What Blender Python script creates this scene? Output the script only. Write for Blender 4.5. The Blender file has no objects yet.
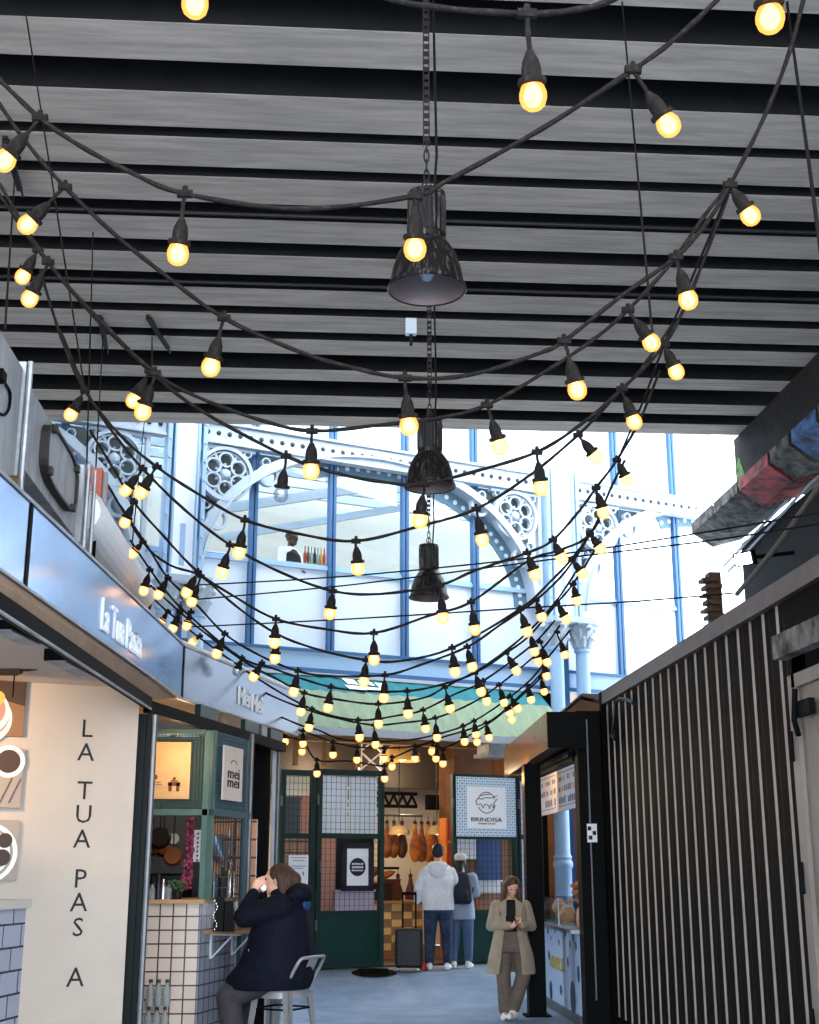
import bpy, bmesh, math, random
from mathutils import Vector, Matrix
random.seed(7)
V = Vector
COL = bpy.context.scene.collection
# ------------------------------------------------------------------ camera model
FPX = 1300.0; PITCH = math.radians(15.4); YAW = math.radians(3.8); CAM = V((0, 0, 1.65))
CF = V((math.sin(YAW)*math.cos(PITCH), math.cos(YAW)*math.cos(PITCH), math.sin(PITCH)))
CR = V((math.cos(YAW), -math.sin(YAW), 0))
CU = V((-math.sin(YAW)*math.sin(PITCH), -math.cos(YAW)*math.sin(PITCH), math.cos(PITCH)))
def ray(x, y): return CR*(x-409.5) + CU*(512-y) + CF*FPX
def at(x, y, X=None, Y=None, Z=None, D=None):
    d = ray(x, y)
    if X is not None: t = (X-CAM.x)/d.x
    elif Y is not None: t = (Y-CAM.y)/d.y
    elif Z is not None: t = (Z-CAM.z)/d.z
    else: t = D/FPX
    return CAM + d*t
# hall front plane
FA = math.radians(66); FO = V((-3.45, 17.37, 0)); FE = V((math.sin(FA), math.cos(FA), 0)); FN = V((math.cos(FA), -math.sin(FA), 0))
ZU = V((0, 0, 1))
def fp(s, z, o=0.0): return FO + FE*s + FN*o + ZU*z
def fs(x, y, o=0.0):
    d = ray(x, y); q = FO + FN*o
    t = (q-CAM).dot(FN)/d.dot(FN); p = CAM + d*t
    return (p-FO).dot(FE), p.z
# ------------------------------------------------------------------ materials
def lin(c):
    return tuple((v/255/12.92 if v/255 <= .04045 else ((v/255+.055)/1.055)**2.4) for v in c) + (1,)
MATS = {}
def mat(name, c, rough=.6, metal=0.0, noise=0, scale=8, bump=0, bscale=40, c2=None, emit=None, es=0, spec=.3, rp=(.38, .66), coat=0, alpha=1, trans=0, stretch=None):
    m = bpy.data.materials.new(name); m.use_nodes = True; nt = m.node_tree; b = nt.nodes['Principled BSDF']
    col = lin(c)
    b.inputs['Base Color'].default_value = col; b.inputs['Roughness'].default_value = rough; b.inputs['Metallic'].default_value = metal
    b.inputs['Specular IOR Level'].default_value = spec; b.inputs['Coat Weight'].default_value = coat
    b.inputs['Alpha'].default_value = alpha; b.inputs['Transmission Weight'].default_value = trans
    tc = None
    if noise or bump:
        tc = nt.nodes.new('ShaderNodeTexCoord'); mp = nt.nodes.new('ShaderNodeMapping')
        if stretch: mp.inputs['Scale'].default_value = stretch
        nt.links.new(tc.outputs['Object'], mp.inputs['Vector'])
    if noise:
        n = nt.nodes.new('ShaderNodeTexNoise'); n.inputs['Scale'].default_value = scale; n.inputs['Detail'].default_value = 6; n.inputs['Roughness'].default_value = .65
        r = nt.nodes.new('ShaderNodeValToRGB'); r.color_ramp.elements[0].position = rp[0]; r.color_ramp.elements[1].position = rp[1]
        d = lin(c2) if c2 else tuple(v*(1-noise) for v in col[:3]) + (1,)
        r.color_ramp.elements[0].color = d; r.color_ramp.elements[1].color = col
        nt.links.new(mp.outputs[0], n.inputs['Vector']); nt.links.new(n.outputs['Fac'], r.inputs['Fac']); nt.links.new(r.outputs['Color'], b.inputs['Base Color'])
    if bump:
        n2 = nt.nodes.new('ShaderNodeTexNoise'); n2.inputs['Scale'].default_value = bscale; n2.inputs['Detail'].default_value = 4
        bp = nt.nodes.new('ShaderNodeBump'); bp.inputs['Strength'].default_value = bump; bp.inputs['Distance'].default_value = .02
        nt.links.new(mp.outputs[0], n2.inputs['Vector']); nt.links.new(n2.outputs['Fac'], bp.inputs['Height']); nt.links.new(bp.outputs['Normal'], b.inputs['Normal'])
    if emit:
        b.inputs['Emission Color'].default_value = lin(emit); b.inputs['Emission Strength'].default_value = es
    MATS[name] = m
    return m
def glass_mat(name, refl, tint, rough=.03):
    m = bpy.data.materials.new(name); m.use_nodes = True; nt = m.node_tree
    for n in list(nt.nodes): nt.nodes.remove(n)
    o = nt.nodes.new('ShaderNodeOutputMaterial'); t = nt.nodes.new('ShaderNodeBsdfTransparent'); g = nt.nodes.new('ShaderNodeBsdfGlossy')
    t.inputs['Color'].default_value = lin(tint); g.inputs['Roughness'].default_value = rough
    mx = nt.nodes.new('ShaderNodeMixShader'); mx.inputs[0].default_value = refl
    nt.links.new(t.outputs[0], mx.inputs[1]); nt.links.new(g.outputs[0], mx.inputs[2]); nt.links.new(mx.outputs[0], o.inputs[0])
    MATS[name] = m; return m
def tile_mat(name, c, grout, w, h, mortar=.02, rough=.25, offset=0.0, axes='XZ', vary=.08):
    m = bpy.data.materials.new(name); m.use_nodes = True; nt = m.node_tree; b = nt.nodes['Principled BSDF']
    b.inputs['Roughness'].default_value = rough
    tc = nt.nodes.new('ShaderNodeTexCoord'); sp = nt.nodes.new('ShaderNodeSeparateXYZ'); cb = nt.nodes.new('ShaderNodeCombineXYZ')
    nt.links.new(tc.outputs['Object'], sp.inputs[0])
    if axes == 'SUM':
        ad = nt.nodes.new('ShaderNodeMath'); nt.links.new(sp.outputs['X'], ad.inputs[0]); nt.links.new(sp.outputs['Y'], ad.inputs[1]); nt.links.new(ad.outputs[0], cb.inputs['X'])
    else: nt.links.new(sp.outputs[axes[0]], cb.inputs['X'])
    nt.links.new(sp.outputs['Z'], cb.inputs['Y'])
    br = nt.nodes.new('ShaderNodeTexBrick'); br.offset = offset; br.squash = 1
    br.inputs['Scale'].default_value = 1; br.inputs['Brick Width'].default_value = w; br.inputs['Row Height'].default_value = h; br.inputs['Mortar Size'].default_value = mortar*min(w, h)
    br.inputs['Mortar Smooth'].default_value = .1
    col = lin(c); br.inputs['Color1'].default_value = col; br.inputs['Color2'].default_value = tuple(v*(1-vary) for v in col[:3]) + (1,); br.inputs['Mortar'].default_value = lin(grout)
    nt.links.new(cb.outputs[0], br.inputs['Vector']); nt.links.new(br.outputs['Color'], b.inputs['Base Color'])
    MATS[name] = m; return m

M = MATS
mat('asphalt', (136, 158, 184), .6, noise=.3, scale=1.6, bump=.25, bscale=60)
mat('ceil_white', (206, 191, 176), .85, noise=.34, scale=3.0, stretch=(.35, 3, 3), bump=.05, bscale=9)
mat('ceil_dark', (26, 24, 24), .9, noise=.4, scale=4)
mat('dark_brick', (27, 24, 23), .9, noise=.5, scale=6, bump=.4, bscale=20)
mat('black_metal', (13, 13, 14), .6, 0, noise=.3, scale=20, spec=.04)
mat('black_plastic', (16, 15, 15), .5)
mat('cable', (19, 15, 13), .85, noise=.4, scale=60, c2=(48, 41, 36), rp=(.3, .5), spec=.15)
mat('lamp_black', (120, 110, 102), .45, .0, noise=.75, scale=7, stretch=(6, 6, .5), c2=(17, 15, 14), rp=(.54, .72))
mat('lamp_inside', (128, 112, 108), .5, .2)
mat('chain', (52, 48, 46), .6, .6)
mat('galv', (160, 164, 168), .45, .5, noise=.35, scale=5, bump=.06, bscale=14)
mat('galv_dull', (160, 163, 166), .6, .2, noise=.42, scale=5, stretch=(1, 1, .3))
mat('brass_dark', (96, 72, 54), .5, .6)
mat('steel_mirror', (122, 146, 176), .2, 1.0, noise=.12, scale=3, bump=.04, bscale=5)
mat('spiral_silver', (224, 227, 230), .4, .1)
mat('steel_dull', (84, 94, 110), .28, 1.0, noise=.12, scale=3, bump=.04, bscale=5)
mat('stool_steel', (158, 158, 160), .4, .4, noise=.15, scale=8)
mat('sign_blue', (206, 222, 236), .5)
mat('sign_white', (246, 248, 250), .5)
mat('soffit', (142, 118, 98), .8, noise=.25, scale=4)
mat('cream_wall', (178, 166, 154), .75, noise=.07, scale=2.5)
mat('interior_cream', (206, 186, 160), .8)
mat('text_black', (18, 17, 17), .6)
tile_mat('metro_tile', (152, 152, 166), (52, 50, 56), .22, .115, .05, axes='YZ', offset=.5)
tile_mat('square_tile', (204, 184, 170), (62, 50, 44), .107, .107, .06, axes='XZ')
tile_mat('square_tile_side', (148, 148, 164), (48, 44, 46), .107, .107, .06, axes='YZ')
tile_mat('orange_tile', (186, 148, 126), (84, 66, 58), .16, .16, .06, axes='SUM')
mat('wood_top', (186, 146, 98), .55, noise=.2, scale=6, stretch=(1, 8, 1))
mat('wood_board', (218, 174, 118), .6, noise=.18, scale=3, stretch=(1, 1, 5))
mat('wood_board_pale', (216, 202, 190), .6, noise=.12, scale=3)
mat('brown_ink', (104, 66, 36), .7)
mat('green_frame', (74, 104, 94), .5, noise=.2, scale=6)
mat('green_mesh', (60, 92, 86), .6)
mat('teal_mesh', (44, 74, 84), .6)
mat('post_dark', (15, 22, 22), .5, spec=.1)
mat('gate_green', (24, 52, 50), .45, noise=.2, scale=4)
mat('gate_kick', (22, 62, 56), .4, noise=.25, scale=2.5)
mat('wire', (36, 40, 44), .5, .4)
mat('hall_white', (232, 238, 246), .5)
mat('hall_panel', (206, 219, 234), .45)
mat('spandrel_grey', (92, 100, 98), .6)
mat('hall_blue', (60, 98, 140), .5)
mat('hall_blue_pale', (150, 180, 210), .5)
mat('hall_iron', (176, 190, 204), .55, noise=.1, scale=8)
mat('hall_iron_dark', (112, 136, 156), .6)
mat('rivet', (52, 64, 78), .5)
mat('rib_blue', (92, 122, 142), .6)
glass_mat('hall_glass', .07, (240, 246, 248))
glass_mat('clear_glass', .10, (236, 242, 244))
mat('rest_wall', (196, 194, 186), .8)
mat('rest_wood', (150, 120, 92), .7)
mat('awning_teal', (30, 112, 122), .7, noise=.15, scale=2)
mat('awning_green', (126, 144, 118), .7, noise=.2, scale=2, stretch=(6, 1, 1))
mat('awning_edge', (170, 180, 192), .5)
mat('steel_grey', (112, 114, 118), .4, .6, noise=.15, scale=8)
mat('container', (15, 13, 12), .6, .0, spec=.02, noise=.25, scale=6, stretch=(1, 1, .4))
mat('container_lit_slope', (158, 146, 136), .5, .1, noise=.2, scale=5, stretch=(1, 1, .4))  # lit tone of the dark container steel, light put into the colour
mat('container_rail', (98, 84, 78), .5, .2, noise=.3, scale=5)
mat('door_grey', (122, 112, 104), .5, .1, noise=.25, scale=4, stretch=(1, 1, .4))
mat('varnish', (150, 90, 46), .22, .0, noise=.4, scale=5, stretch=(1, .3, 3), spec=.12)
mat('stand_dark', (12, 13, 14), .6, spec=.06)
mat('stand_blue', (168, 192, 222), .5)
mat('menu_board', (196, 196, 204), .6)
mat('menu_orange', (206, 150, 104), .6)
mat('menu_ink', (110, 110, 122), .7)
mat('gold_text', (190, 170, 92), .5)
mat('navy_dot', (50, 62, 92), .6)
mat('stainless', (180, 186, 192), .3, .9)
mat('concrete_dark', (52, 43, 37), .85, noise=.6, scale=3.5, bump=.4, bscale=14)
mat('concrete_grey', (128, 122, 114), .85, noise=.6, scale=5, c2=(38, 34, 32), bump=.3)
mat('graffiti_blue', (92, 130, 190), .7, noise=.6, scale=4, c2=(40, 44, 60))
mat('graffiti_red', (206, 74, 70), .7, noise=.6, scale=4, c2=(60, 40, 38))
mat('graffiti_green', (110, 160, 60), .7, noise=.6, scale=6, c2=(48, 52, 40))
mat('white_render', (240, 240, 238), .7, noise=.1, scale=4)
mat('rust', (88, 62, 46), .85, noise=.5, scale=9)
mat('rope', (120, 108, 96), .9, noise=.4, scale=40)
mat('skin', (214, 164, 138), .55)
mat('skin_dark', (84, 58, 46), .55)
mat('eye', (30, 24, 22), .3)
mat('lip', (176, 96, 88), .5)
mat('hair_brown', (84, 56, 40), .5, noise=.5, scale=30, bump=.6, bscale=34, stretch=(4, 4, .6), c2=(40, 25, 18))
mat('hair_long', (104, 70, 48), .5, noise=.5, scale=30, stretch=(4, 4, .6), c2=(48, 31, 22))
mat('hair_black', (24, 23, 26), .5)
mat('navy_coat', (11, 14, 28), .85, noise=.3, scale=9, bump=.9, bscale=9, spec=.15)
mat('blue_lining', (32, 66, 120), .7)
mat('grey_trouser', (58, 54, 60), .85, noise=.25, scale=9, bump=.7, bscale=9)
mat('trench', (170, 154, 132), .75, noise=.25, scale=7, bump=.7, bscale=10)
mat('khaki_trouser', (112, 99, 88), .8, noise=.25, scale=7, bump=.6, bscale=10)
mat('black_cloth', (24, 23, 24), .85)
mat('white_jacket', (226, 228, 232), .7, noise=.16, scale=9, bump=.8, bscale=9)
mat('jeans', (58, 74, 102), .85, noise=.3, scale=9, bump=.6, bscale=10, c2=(34, 44, 66))
mat('jeans_light', (88, 112, 146), .85, noise=.25, scale=9)
mat('white_shoe', (236, 234, 232), .6)
mat('blue_top', (148, 164, 184), .8)
mat('cap_grey', (196, 192, 192), .8)
mat('navy_bag', (26, 32, 48), .6, noise=.3, scale=12)
mat('case_black', (18, 22, 28), .35, noise=.2, scale=9)
mat('bag_black', (12, 11, 12), .5, noise=.2, scale=14, spec=.08)
mat('silver', (190, 190, 194), .25, 1)
mat('paper', (240, 240, 242), .7)
mat('phone', (22, 22, 24), .25)
mat('cup', (238, 236, 232), .5)
mat('ham', (150, 88, 44), .5, noise=.45, scale=7, c2=(92, 46, 22))
mat('ham_orange', (214, 128, 44), .45, noise=.4, scale=6, c2=(150, 78, 26))
mat('ham_dark', (84, 46, 34), .5, noise=.4, scale=8)
mat('hoof', (30, 24, 22), .6)
mat('shop_cream', (236, 228, 208), .7, noise=.15, scale=2)
mat('shop_brown', (110, 76, 52), .8, noise=.3, scale=4)
mat('shop_wood', (172, 124, 78), .7, noise=.3, scale=3, stretch=(1, 1, 4))
mat('shop_floor', (96, 76, 62), .7)
mat('check_light', (236, 196, 128), .6)
mat('check_dark', (146, 118, 88), .6)
mat('wicker', (196, 166, 120), .7, noise=.3, scale=30)
mat('red_tin', (190, 60, 44), .5)
mat('orange_tin', (214, 120, 50), .5)
mat('pan_copper', (140, 84, 54), .3, .9)
mat('pan_dark', (44, 36, 32), .35, .6)
mat('pink_flower', (210, 96, 132), .6, noise=.5, scale=30, c2=(110, 40, 60))
mat('leaf', (64, 98, 58), .6)
mat('jug_blue', (120, 138, 160), .3, .5)
mat('pastry', (196, 140, 84), .6, noise=.3, scale=20)
mat('pastry_pink', (216, 170, 150), .6)
mat('leaf_orange', (196, 120, 52), .6)
mat('bottle', (150, 158, 156), .12, alpha=.55)
mat('bottle_cap', (44, 44, 48), .5)
mat('grey_cloth', (78, 84, 92), .8)
mat('pink_wall', (176, 130, 118), .8)
mat('blue_banner', (66, 90, 138), .7)
mat('lilac', (176, 164, 186), .7)
mat('plate_white', (226, 220, 210), .4)
mat('food_yellow', (200, 160, 84), .6)
mat('food_red', (170, 120, 104), .6)
mat('food_dark', (66, 48, 38), .6)
mat('table_wood', (128, 94, 66), .6)
mat('table_grey', (150, 136, 126), .7)
mat('linen', (202, 190, 180), .7)
mat('sensor_red', (150, 70, 52), .5)
mat('pattern_ink', (70, 94, 124), .7)
# lamps that give light
mat('bulb_core', (255, 214, 150), .5, emit=(255, 218, 150), es=5)
mat('strip_lamp', (255, 240, 220), .5, emit=(255, 226, 190), es=3)
mat('warm_lamp', (255, 210, 130), .5, emit=(255, 196, 110), es=7)
mat('flood_lamp', (255, 255, 255), .5, emit=(250, 252, 255), es=40)
def bulb_glass():
    m = bpy.data.materials.new('bulb_glass'); m.use_nodes = True; nt = m.node_tree
    for n in list(nt.nodes): nt.nodes.remove(n)
    o = nt.nodes.new('ShaderNodeOutputMaterial'); t = nt.nodes.new('ShaderNodeBsdfTransparent'); e = nt.nodes.new('ShaderNodeEmission'); a = nt.nodes.new('ShaderNodeAddShader')
    t.inputs['Color'].default_value = (.72, .50, .28, 1); e.inputs['Color'].default_value = lin((255, 176, 92)); e.inputs['Strength'].default_value = .95
    nt.links.new(t.outputs[0], a.inputs[0]); nt.links.new(e.outputs[0], a.inputs[1]); nt.links.new(a.outputs[0], o.inputs[0]); MATS['bulb_glass'] = m
bulb_glass()
glass_mat('bulb_clear', .18, (225, 228, 230))

# ------------------------------------------------------------------ mesh builder
WL = {}
def perp(d):
    d = d.normalized(); a = V((0, 0, 1)) if abs(d.z) < .9 else V((1, 0, 0))
    u = d.cross(a).normalized(); return u, d.cross(u).normalized()
class MB:
    def __init__(s): s.v = []; s.f = []; s.m = []
    def add(s, vs, fs_, mi=0):
        b = len(s.v); s.v += [V(p) for p in vs]
        for f in fs_: s.f.append([i+b for i in f]); s.m.append(mi)
        return s
    def obox(s, o, a, b, c, mi=0):
        o, a, b, c = V(o), V(a), V(b), V(c)
        vs = [o, o+a, o+a+b, o+b, o+c, o+a+c, o+a+b+c, o+b+c]
        if a.cross(b).dot(c) < 0: fl = [(0, 1, 2, 3), (7, 6, 5, 4), (4, 5, 1, 0), (5, 6, 2, 1), (6, 7, 3, 2), (7, 4, 0, 3)]
        else: fl = [(3, 2, 1, 0), (4, 5, 6, 7), (0, 1, 5, 4), (1, 2, 6, 5), (2, 3, 7, 6), (3, 0, 4, 7)]
        return s.add(vs, fl, mi)
    def box(s, x0, x1, y0, y1, z0, z1, mi=0):
        return s.obox((x0, y0, z0), (x1-x0, 0, 0), (0, y1-y0, 0), (0, 0, z1-z0), mi)
    def bar(s, p, q, w, h, mi=0, up=(0, 0, 1)):
        p, q = V(p), V(q); d = q-p; u = d.cross(V(up))
        if u.length < 1e-6: u = d.cross(V((1, 0, 0)))
        u = u.normalized()*w; n = u.cross(d).normalized()*h
        return s.obox(p-u/2-n/2, d, u, n, mi)
    def tube(s, pts, r, n=8, mi=0, cap=True):
        pts = [V(p) for p in pts]; k = len(pts); rs = r if isinstance(r, (list, tuple)) else [r]*k
        b = len(s.v); u = None
        for i, p in enumerate(pts):
            d = (pts[min(i+1, k-1)]-pts[max(i-1, 0)])
            if d.length < 1e-9: d = V((0, 0, 1))
            d = d.normalized()
            if u is None: u, w = perp(d)
            else:
                u = (u-d*u.dot(d)); u = u.normalized() if u.length > 1e-6 else perp(d)[0]; w = d.cross(u)
            for j in range(n):
                a = 2*math.pi*j/n; s.v.append(p+(u*math.cos(a)+w*math.sin(a))*rs[i])
        for i in range(k-1):
            for j in range(n):
                s.f.append([b+i*n+j, b+i*n+(j+1) % n, b+(i+1)*n+(j+1) % n, b+(i+1)*n+j]); s.m.append(mi)
        if cap:
            s.f.append([b+j for j in range(n)][::-1]); s.m.append(mi)
            s.f.append([b+(k-1)*n+j for j in range(n)]); s.m.append(mi)
        return s
    def lathe(s, prof, o=(0, 0, 0), axis=(0, 0, 1), n=20, mi=0, sc=(1, 1)):
        ax = V(axis).normalized(); o = V(o)
        if abs(ax.z) > .999: u, w = V((1, 0, 0)), V((0, 1, 0))*(1 if ax.z > 0 else -1)
        else: u, w = perp(ax)
        pts = prof; b = len(s.v)
        for r, z in pts:
            for j in range(n):
                a = 2*math.pi*j/n; s.v.append(o+ax*z+(u*math.cos(a)*sc[0]+w*math.sin(a)*sc[1])*max(r, 1e-4))
        for i in range(len(pts)-1):
            for j in range(n):
                s.f.append([b+i*n+j, b+i*n+(j+1) % n, b+(i+1)*n+(j+1) % n, b+(i+1)*n+j]); s.m.append(mi)
        return s
    def ball(s, c, r, n=12, mi=0, rot=None):
        r = (r, r, r) if isinstance(r, (int, float)) else r; c = V(c); m = n//2; b = len(s.v)
        for i in range(m+1):
            t = math.pi*i/m
            for j in range(n):
                a = 2*math.pi*j/n
                p = V((r[0]*math.sin(t)*math.cos(a), r[1]*math.sin(t)*math.sin(a), -r[2]*math.cos(t)))
                if rot: p = rot @ p
                s.v.append(c+p)
        for i in range(m):
            for j in range(n):
                s.f.append([b+i*n+j, b+i*n+(j+1) % n, b+(i+1)*n+(j+1) % n, b+(i+1)*n+j]); s.m.append(mi)
        return s
    def prism(s, pts, off, mi=0):
        pts = [V(p) for p in pts]; off = V(off); k = len(pts); b = len(s.v); s.v += pts+[p+off for p in pts]
        s.f.append([b+i for i in range(k)][::-1]); s.m.append(mi); s.f.append([b+k+i for i in range(k)]); s.m.append(mi)
        for i in range(k):
            j = (i+1) % k; s.f.append([b+i, b+j, b+k+j, b+k+i]); s.m.append(mi)
        return s
    def strip(s, A, B, off, closed=False, mi=0):
        off = V(off); k = len(A); A = [V(p) for p in A]; B = [V(p) for p in B]; b = len(s.v)
        s.v += A+B+[p+off for p in A]+[p+off for p in B]
        rng = range(k if closed else k-1)
        for i in rng:
            j = (i+1) % k
            for q in ((i, j, k+j, k+i), (2*k+j, 2*k+i, 3*k+i, 3*k+j), (j, i, 2*k+i, 2*k+j), (k+i, k+j, 3*k+j, 3*k+i)):
                s.f.append([b+t for t in q]); s.m.append(mi)
        if not closed:
            for i in (0, k-1):
                s.f.append([b+i, b+k+i, b+3*k+i, b+2*k+i]); s.m.append(mi)
        return s
    def mesh(s, name, mats, shift=V((0, 0, 0)), smooth=None):
        me = bpy.data.meshes.new(name); me.from_pydata([tuple(p-shift) for p in s.v], [], s.f)
        for m in (mats if isinstance(mats, (list, tuple)) else [mats]): me.materials.append(MATS[m])
        me.polygons.foreach_set('material_index', s.m)
        bm = bmesh.new(); bm.from_mesh(me); bmesh.ops.recalc_face_normals(bm, faces=bm.faces); bm.to_mesh(me); bm.free()
        if smooth:
            me.polygons.foreach_set('use_smooth', [True]*len(me.polygons)); me.set_sharp_from_angle(angle=math.radians(smooth))
        me.update(); return me
    def build(s, name, mats, parent=None, smooth=None, local=False, base=None):
        sh = V((0, 0, 0))
        if parent is not None and not local: sh = WL[parent.name]
        if parent is None and base is not None: sh = V(base)
        o = bpy.data.objects.new(name, s.mesh(name, mats, sh, smooth)); COL.objects.link(o)
        if parent is not None: o.parent = parent; WL[o.name] = sh
        else: o.location = sh; WL[o.name] = sh
        return o
def tag(o, label, cat, group=None, kind=None):
    o['label'] = label; o['category'] = cat
    if group: o['group'] = group
    if kind: o['kind'] = kind
    return o
def thing(name, label, cat, loc=(0, 0, 0), rz=0, group=None, kind=None):
    o = bpy.data.objects.new(name, None); o.empty_display_size = .2; COL.objects.link(o); o.location = loc; o.rotation_euler = (0, 0, rz); WL[o.name] = V(loc)
    return tag(o, label, cat, group, kind)
def struct(o, label=None):
    o['kind'] = 'structure'
    if label: o['label'] = label
    return o
def text(name, body, o, xd, ud, w, h, m, parent, depth=.004, lines=1.0):
    cu = bpy.data.curves.new(name, 'FONT'); cu.body = body; cu.align_x = 'CENTER'; cu.extrude = .01; cu.space_line = lines; cu.resolution_u = 2
    ob = bpy.data.objects.new(name, cu); COL.objects.link(ob); bpy.context.view_layer.update()
    dg = bpy.context.evaluated_depsgraph_get(); me = bpy.data.meshes.new_from_object(ob.evaluated_get(dg)); bpy.data.objects.remove(ob)
    xs = [v.co.x for v in me.vertices]; ys = [v.co.y for v in me.vertices]
    cx, cy, sx, sy = (max(xs)+min(xs))/2, (max(ys)+min(ys))/2, max(xs)-min(xs), max(ys)-min(ys)
    xd, ud = V(xd).normalized(), V(ud).normalized(); nd = xd.cross(ud); sh = WL[parent.name]
    kx = w/sx if w else h/sy
    for v in me.vertices:
        c = v.co; v.co = V(o)+xd*((c.x-cx)*kx)+ud*((c.y-cy)*h/sy)+nd*(depth*(c.z/.01))-sh
    me.materials.clear(); me.materials.append(MATS[m]); me.name = name
    ob = bpy.data.objects.new(name, me); COL.objects.link(ob); ob.parent = parent; WL[ob.name] = sh
    return ob
def smooth_path(pts, n=5):
    out = []; k = len(pts)
    for i in range(k-1):
        p0, p1, p2, p3 = pts[max(i-1, 0)], pts[i], pts[i+1], pts[min(i+2, k-1)]
        for j in range(n):
            t = j/n
            out.append(.5*((2*p1)+(p2-p0)*t+(2*p0-5*p1+4*p2-p3)*t*t+(3*p1-p0-3*p2+p3)*t**3))
    out.append(pts[-1]); return out
def wiremesh(mb, o, u, v, nu, nv, t=.006, mi=0):
    o, u, v = V(o), V(u), V(v); n = u.cross(v).normalized(); uu, vv = u.normalized(), v.normalized()
    for i in range(nu+1): mb.obox(o+u*(i/nu)-uu*t/2, uu*t, v, n*t, mi)
    for i in range(nv+1): mb.obox(o+v*(i/nv)-vv*t/2, vv*t, u, n*t, mi)
    return mb

# ================================================================== SETTING
# floor: flat through the passage, rising gently to the shop threshold
mb = MB(); prof = prof_floor = [(-14, 0), (17.2, 0), (17.6, .05), (18.0, .16), (18.4, .27), (18.7, .31), (19.2, .32), (30, .33)]
for i in range(len(prof)-1):
    (y0, z0), (y1, z1) = prof[i], prof[i+1]
    mb.add([(-9, y0, z0), (10, y0, z0), (10, y1, z1), (-9, y1, z1)], [(0, 1, 2, 3)])
mb.add([(-9, -14, -.2), (10, -14, -.2), (10, 30, -.2), (-9, 30, -.2)], [(3, 2, 1, 0)])
struct(mb.build('floor', 'asphalt'), 'blue-grey asphalt floor of the market passage')

# ceiling: bridge deck with white-bottomed girders
CZ = 7.55
bands = [(-300, -262), (-240, -205), (-180, -150), (-118, -85), (-35, 2), (38, 75), (106, 140), (150, 178), (188, 213), (229, 251), (264, 283), (297, 314), (322, 338), (346, 360), (375.5, 386), (401, 411), (421, 431)]
ce = MB(); ce.box(-9, 8, 1.0, 16.86, CZ+.34, CZ+.75)
ceil = struct(ce.build('ceiling', 'ceil_dark'), 'dark bridge deck overhead with white painted girders')
for k in range(2):
    y1 = 3.2-k*1.0; bands.append((None, (y1-.62, y1)))
for a, b in bands:
    if a is None: ya, yb = b
    else:
        yb = at(540, a, Z=CZ).y; ya = at(540, b, Z=CZ).y
        if a < -100 and yb < 0: continue
        if b == 431: ya, yb = at(540, 431, Z=CZ).y, at(540, 421, Z=CZ).y
    y0, y1 = min(ya, yb), max(ya, yb)
    g = MB(); g.box(-8.95, 6.2, y0, y1, CZ, CZ+.004, 0); g.box(-8.95, 6.2, y0, y1, CZ+.004, CZ+.34, 1)
    g.build('girder', ['ceil_white', 'ceil_dark'], ceil)
# left wall of the arch, far behind the stalls' roofs
struct(MB().box(-9.3, -9, 1, 16.8, 0, 8.3).build('wall_left', 'dark_brick'))

# right abutment: girder with painted flange, dark brick wall under it
GX = 5.76
wr = MB(); wr.box(6.5, 6.9, 1, 19.4, 0, 6.58)
struct(wr.build('wall_right', 'dark_brick'), 'dark brick wall below the painted girder')
ab = thing('abutment_girder', 'dark stone abutment beam daubed with red, blue and green paint', 'beam', (GX, 10, 6.6))
MB().box(GX, 6.9, 1, 17.2, 6.75, CZ-.01).build('web', 'concrete_dark', ab)
segs = [(1, 9.5, 'concrete_dark'), (9.5, 11.6, 'concrete_grey'), (11.6, 12.9, 'concrete_dark'), (12.9, 14.1, 'concrete_grey'), (14.1, 15.0, 'graffiti_blue'), (15.0, 15.8, 'concrete_grey'), (15.8, 17.1, 'graffiti_red'), (17.1, 18.3, 'concrete_grey'), (18.3, 19.5, 'concrete_grey')]
for y0, y1, m in segs:
    f = MB(); g = .05
    f.prism([(GX-.02, y0+g, 6.75), (6.14, y0+g+.25, 6.60), (6.52, y0+g, 6.66), (6.52, y1-g, 6.66), (6.14, y1-g+.25, 6.60), (GX-.02, y1-g, 6.75)], (0, 0, .16))
    f.build('corbel_block', m, ab)
MB().prism([(GX-.012, 16.75, 6.8), (GX-.012, 17.16, 6.82), (GX-.012, 17.18, 7.1), (GX-.012, 17.0, 7.22), (GX-.012, 16.85, 7.0)], (.03, 0, 0)).build('paint_patch', 'graffiti_green', ab)
# white rendered pier closing the right end of the hall front
s1, _ = fs(716, 520); s2 = s1+1.4
pier = MB().obox(fp(s1, .3, -.4), FE*1.7, FN*.45, ZU*9.6)
struct(pier.build('trim_1', 'white_render'), 'white rendered pier at the end of the hall front')

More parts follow.
